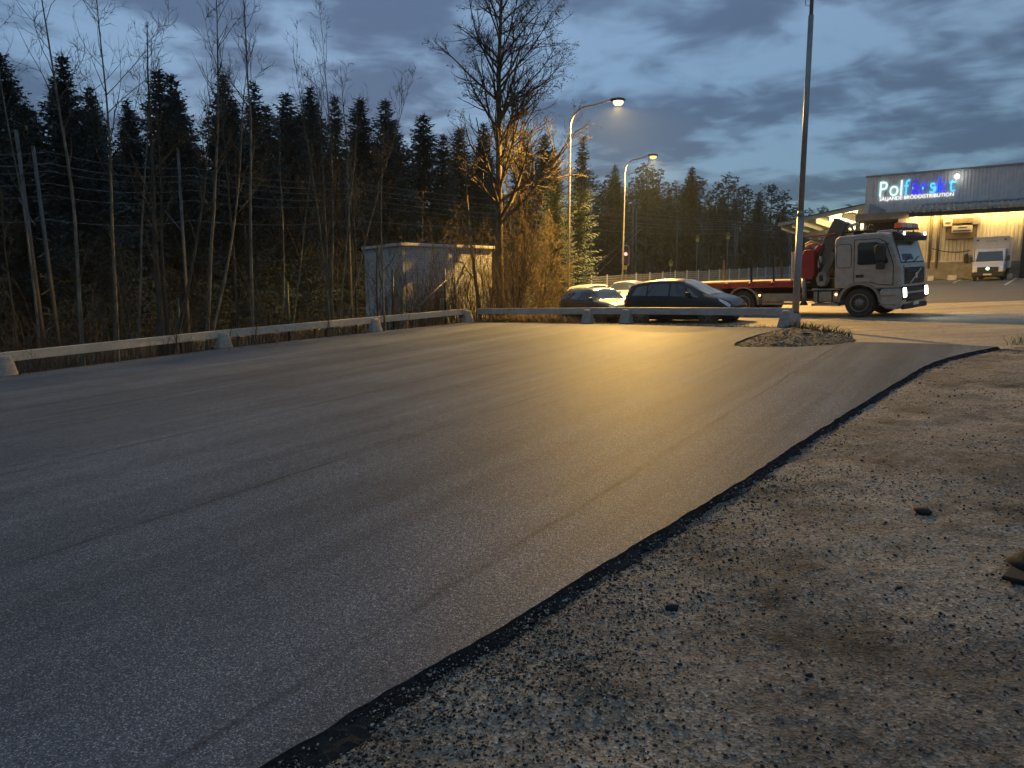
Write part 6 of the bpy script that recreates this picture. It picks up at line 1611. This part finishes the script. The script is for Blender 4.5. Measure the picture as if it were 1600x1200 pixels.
# trees behind the front rows fill the wood up
for row, (d, n) in enumerate(((13, 34), (18, 30), (24, 26))):
    for i in range(n):
        px = -60 + 935 * (i + rt_.random()) / n; Y = railY(px, d + rt_.uniform(-1.5, 1.5)); x, y = XY(px, Y)
        pys = np.interp(px, [a for a, b in sky_l], [b for a, b in sky_l]) + rt_.uniform(80, 160)
        conifer(x, y, max(8, P(px, pys, Y).z - ground_z(x, y)), rt_.randrange(6), 's', rt_.uniform(0, 6.28), 'spruce in the crowded dark rows behind the forest edge', 'spruces behind the forest edge', 1.1)
for row, (d, n) in enumerate(((12, 16), (17, 16), (23, 16))):
    for i in range(n):
        px = 890 + 360 * (i + rt_.random()) / n; Y = railY(px, d + rt_.uniform(-1, 1)); x, y = XY(px, Y)
        pys = np.interp(px, [a for a, b in sky_r], [b for a, b in sky_r]) + rt_.uniform(18, 60)
        conifer(x, y, max(6, P(px, pys, Y).z - ground_z(x, y)), rt_.randrange(5) if row else rt_.randrange(6), 'p' if row else 's', rt_.uniform(0, 6.28), 'conifer in the dark rows behind the right pine wood edge', 'conifers behind the right wood edge', 1.35)
# two conifers the near lamp reaches
for px, Y, py, v, lab in ((897, 60.0, 212, 4, 'spruce lit warm by the nearer street lamp just behind its pole'), (868, 50.0, 226, 3, 'spruce between the big bare tree and the lamp pole, faintly lit')):
    x, y = XY(px, Y); conifer(x, y, P(px, py, Y).z - ground_z(x, y), v, 's', 1.0 + v, lab, 'lamp lit spruces', 1.0)
# ------------------------------------------------------------------ undergrowth, grass, weeds: masses nobody could count
def stems(name, area, N, hmin, hmax, r0, twigs, mat, label, seed, lean=0.25):
    r = np.random.default_rng(seed); P0 = []
    while len(P0) < N:
        x, y = area(r)
        if x is None: continue
        P0.append((x, y, ground_z(x, y) - 0.05))
    P0 = np.array(P0); h = r.uniform(hmin, hmax, N) * r.choice([0.5, 0.8, 1.0], N)
    d = r.normal(0, lean, (N, 3)); d[:, 2] = 1; d /= np.linalg.norm(d, axis=1, keepdims=True)
    k = 6; t = np.linspace(0, 1, k)
    bend = r.normal(0, 0.14, (N, 1, 3)); bend[..., 2] = 0
    pts = P0[:, None] + d[:, None] * (h[:, None, None] * t[None, :, None]) + bend * (h[:, None, None] * (t ** 2)[None, :, None]) + r.normal(0, 0.02, (N, k, 3)) * t[None, :, None]
    rad = r0 * r.uniform(0.6, 1.3, (N, 1)) * (1 - 0.75 * t[None])
    V1, F1 = tubes_np(pts, rad, 4)
    Vs, Fs = [V1], [F1]
    if twigs:
        ii = np.repeat(np.arange(N), twigs); u = r.uniform(0.25, 0.98, len(ii)); q = u * (k - 1); j = np.minimum(q.astype(int), k - 2); f = (q - j)[:, None]
        b = pts[ii, j] * (1 - f) + pts[ii, j + 1] * f
        dt = r.normal(0, 0.55, (len(ii), 3)); dt[:, 2] = np.abs(dt[:, 2]) * 0.5 + 0.45; dt /= np.linalg.norm(dt, axis=1, keepdims=True)
        Lt = h[ii] * r.uniform(0.12, 0.34, len(ii)) * (1.1 - 0.6 * u); tt = np.linspace(0, 1, 4)
        tp = b[:, None] + dt[:, None] * (Lt[:, None, None] * tt[None, :, None]) + np.array([0, 0, 1.0]) * (Lt[:, None, None] * 0.25 * (tt ** 2)[None, :, None]) + r.normal(0, 0.015, (len(ii), 4, 3))
        tr_ = 0.0058 * r.uniform(0.7, 1.3, (len(ii), 1)) * (1 - 0.5 * tt[None]); V2, F2 = tubes_np(tp, tr_, 3)
        Vs.append(V2); Fs.append(F2 + len(V1))
    return tag(link(name, mesh_np(name, np.concatenate(Vs), np.concatenate(Fs)), None, mat), label, None, None, 'stuff')
la2, lb2 = FEET_L[0], FEET_L[5]
def strip(dmin, dmax, tmin=-0.05, tmax=1.0):
    def f(r):
        t = r.uniform(tmin, tmax); d = dmin + (dmax - dmin) * r.random() ** 1.3; p = la2.lerp(lb2, t) + ln * d; return p.x, p.y
    return f
stems('sapling_thicket', strip(1.2, 15, -0.05, 0.62), 230, 1.5, 5.5, 0.020, 18, M['twig'], 'tangle of bare saplings between the left rail and the railway', 41, 0.14)
stems('low_brush', strip(0.7, 6, -0.1, 0.95), 650, 0.3, 1.3, 0.008, 8, M['twig'], 'low bare brush right behind the left rail', 42, 0.3)
stems('dark_brush', strip(3.0, 20, -0.15, 1.0), 1500, 0.6, 2.2, 0.012, 9, M['twig'], 'dim leafless brush filling the ground between the left trees and the railway', 46, 0.3)
def hut_front(r):
    px = r.uniform(600, 800); Y = r.uniform(30.8, 33.6); return XY(px, Y)
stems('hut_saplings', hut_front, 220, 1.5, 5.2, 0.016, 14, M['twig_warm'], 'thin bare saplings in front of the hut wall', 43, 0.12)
def right_scrub(r):
    px = r.uniform(730, 880); Y = r.uniform(32.5, 42); return XY(px, Y)
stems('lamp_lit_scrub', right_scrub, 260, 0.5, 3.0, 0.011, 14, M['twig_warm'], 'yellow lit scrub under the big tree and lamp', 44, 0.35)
def rail_bank(r):
    px = r.uniform(-50, 1230); Y = railY(px, r.uniform(4.5, 9.5)); return XY(px, Y)
stems('forest_edge_brush', rail_bank, 520, 1.0, 4.0, 0.025, 10, M['twig'], 'dim bare brush along the forest edge beyond the railway', 45, 0.15)
# young growth and low boughs that close the wood near the ground
r_ = np.random.default_rng(71); N_ = 52000
pxs = r_.uniform(-80, 1260, N_); offs = r_.uniform(9, 32, N_); ts = (pxs - 800) / FPX * 1.009
Ys = (71.07 + offs) / (1 - 1.094 * ts); Xs = ts * Ys; hs = 8.0 * r_.random(N_) ** 1.3
Zs = np.array([gz(a, b) for a, b in zip(Xs, Ys)]) - 0.2 + hs
c_ = np.stack([Xs, Ys, Zs], 1)[:, None, :]; Vq = c_ + r_.normal(0, 0.42, (N_, 3, 3)) * np.array([1, 1, 0.7])
tag(link('forest_understory', mesh_np('forest_understory', Vq.reshape(-1, 3), np.arange(3 * N_).reshape(-1, 3)), None, M['needle']), 'dark dense young growth between the trunks of the wood', None, None, 'stuff')
# dry grass and weeds
def blades(name, area, N, hmin, hmax, w, mat, label, seed, zf=None, spread=0.5):
    r = np.random.default_rng(seed); pos = []
    while len(pos) < N:
        x, y = area(r)
        if x is None: continue
        pos.append((x, y, (zf(x, y) if zf else ground_z(x, y)) - 0.01))
    p = np.array(pos); h = r.uniform(hmin, hmax, (N, 1)); a = r.uniform(0, 6.28, N); s = np.stack([np.cos(a), np.sin(a), 0 * a], 1) * w
    d = r.normal(0, spread, (N, 3)); d[:, 2] = 1; mid = p + d * h * 0.5; d2 = d + r.normal(0, spread, (N, 3)); d2[:, 2] = 0.55; tip = mid + d2 * h * 0.5
    V = np.stack([p - s, p + s, mid + s * 0.7, mid - s * 0.7, tip, tip + s * 0.1], 1).reshape(-1, 3)
    b = 6 * np.arange(N)[:, None]; F = np.concatenate([b + np.array([[0, 1, 2, 3]]), b + np.array([[3, 2, 5, 4]])])
    return tag(link(name, mesh_np(name, V, F), None, mat), label, None, None, 'stuff')
M['straw'] = mat_leaf('dry_straw', (0.09, 0.065, 0.03), (0.24, 0.18, 0.085))
M['litter'] = mat_leaf('brown_leaf', (0.05, 0.030, 0.014), (0.16, 0.095, 0.04))
M['weed'] = mat_leaf('dull_weed', (0.04, 0.05, 0.02), (0.11, 0.115, 0.05))
def behind_back(r):
    t = r.uniform(0.0, 0.62); d = 0.35 + 9 * r.random() ** 1.5; p = nr[0].lerp(nr[3], t) + rn * d
    return (p.x, p.y) if p.x < 3.6 - 0.05 * (p.y - 28) else (None, None)
blades('dry_grass', behind_back, 9000, 0.10, 0.42, 0.012, M['straw'], 'dry yellow grass behind the back rail under the big tree', 51)
blades('fallen_leaves', behind_back, 7000, 0.04, 0.10, 0.05, M['litter'], 'brown fallen leaves behind the back rail', 52, None, 1.6)
blades('left_grass', strip(0.35, 4, -0.05, 0.9), 9000, 0.08, 0.34, 0.012, M['straw'], 'thin withered grass strip behind the left rail', 53)
blades('left_leaves', strip(0.3, 3.5, -0.05, 0.9), 7000, 0.03, 0.09, 0.05, M['litter'], 'dark fallen leaves along the left rail', 54, None, 1.6)
def isl_area(r):
    x, y = r.uniform(IP[:, 0].min(), IP[:, 0].max()), r.uniform(IP[:, 1].min(), IP[:, 1].max())
    return (x, y) if isl_depth(x, y) > 0.03 and (x > ic.x + 0.5 and nz(x, y, 1.2, 9) > -0.1) else (None, None)
blades('island_weeds', isl_area, 420, 0.08, 0.34, 0.010, M['weed'], 'withered weeds growing on the gravel island', 55, lambda x, y: gz(x, y) - 0.07 + isl_h(x, y, isl_depth(x, y)))
def right_weed(r):
    c = (10.9, 15.15) if r.random() < 0.5 else (11.4, 15.5)
    return c[0] + r.normal(0, 0.22), c[1] + r.normal(0, 0.1)
blades('corner_weeds', right_weed, 110, 0.10, 0.32, 0.006, M['weed'], 'small weeds at the right corner where gravel meets road', 56, lambda x, y: gz(x, y) - 0.03)
def rail_weed(r):
    p = nr[2].lerp(nr[3], r.uniform(0.1, 1.0)); return p.x + r.normal(0, .15), p.y + 0.25 + r.normal(0, 0.12)
blades('rail_weeds', rail_weed, 260, 0.05, 0.22, 0.010, M['weed'], 'low weeds under the right half of the back rail', 57, lambda x, y: gz(x, y) - 0.05)
rr_ = np.random.default_rng(61); pp = []
while len(pp) < 4200:
    x = rr_.uniform(IP[:, 0].min(), IP[:, 0].max()); y = rr_.uniform(IP[:, 1].min(), IP[:, 1].max()); d = isl_depth(x, y)
    if d > -0.02: pp.append((x, y, gz(x, y) - 0.065 + isl_h(x, y, d)))
pp = np.array(pp)
V, F = rocks_np(pp, 0.008 + 0.030 * rr_.random(len(pp)) ** 3, 62)
M['mound_stone'] = paint('mound_stone', (0.19, 0.155, 0.11), 0.9, 0, 0.5, 30.0)
tag(link('island_stones', mesh_np('island_stones', V, F), None, M['mound_stone']), 'stones covering the gravel island', None, None, 'stuff')
for k, (px, py) in enumerate(((1228, 521), (1240, 531), (1258, 534))):
    g = P(px, py, 18.3 - 0.3 * k); dd = isl_depth(g.x, g.y)
    if dd > 0:
        V, F = rocks_np(np.array([[0, 0, 0.0]]), np.array([0.15 - 0.02 * k]), 70 + k, 0.3)
        o = link('asphalt_slab', mesh_np('asphalt_slab', V, F), None, M['crumb']); o.location = (g.x, g.y, gz(g.x, g.y) - 0.06 + isl_h(g.x, g.y, dd))
        tag(o, ('upper', 'middle', 'lower right')[k] + ' of three black asphalt pieces on the gravel island', 'asphalt lump', 'asphalt pieces on the island')

# ------------------------------------------------------------------ black rubber foot at the right edge of the photo
M['rub'] = paint('old_black_rubber', (0.008, 0.008, 0.009), 0.85, 0, 0.3, 9.0, (0.03, 0.03, 0.03), 0.3, 0.5, 40)
g = G(1606, 912)
rf = empty('rubber_pole_foot', (g.x + 0.06, g.y, gz(g.x, g.y) + grav_z(g.x, g.y, float(edge_dist(np.array([g.x]), np.array([g.y]))[0])) + 0.004), math.radians(12), 'black rubber pole foot on a flat plate at the right edge', 'pole foot')
rf.scale = (1.1, 1.4, 1.4)
MB().prism([(-0.21, 0.02), (-0.06, -0.14), (0.3, -0.16), (0.42, 0.06), (0.2, 0.14), (-0.05, 0.10)], 0.0, 0.018, 'z').build('base_plate', M['rub'], rf, False, 0.006)
MB().lathe([(0.15, 0.018), (0.115, 0.045), (0.075, 0.09), (0.05, 0.16), (0.04, 0.24), (0.036, 0.42)], 20, 'z', (0.10, 0.045, 0)).build('stem', M['rub'], rf, True)
# ------------------------------------------------------------------ thin haze, added to lift the dark woods and make the lamps glow
hm = bpy.data.materials.new('added_haze'); hm.use_nodes = True
hn, hl = hm.node_tree.nodes, hm.node_tree.links; hn.clear()
ho_ = hn.new('ShaderNodeOutputMaterial'); hv = hn.new('ShaderNodeVolumePrincipled')
hv.inputs['Color'].default_value = (0.72, 0.86, 1.0, 1); hv.inputs['Density'].default_value = 0.00026; hv.inputs['Anisotropy'].default_value = 0.2
hl.new(hv.outputs[0], ho_.inputs['Volume'])
hz_ = MB().box(-520, 520, -120, 720, -8.0, 40.0).build('haze', hm, None)
tag(hz_, 'added thin bluish haze that lifts the woods and makes the lamps glow', None, None, 'stuff')
scn.cycles.volume_bounces = 0
scn.cycles.volume_max_steps = 64
scn.cycles.volume_step_rate = 4.0
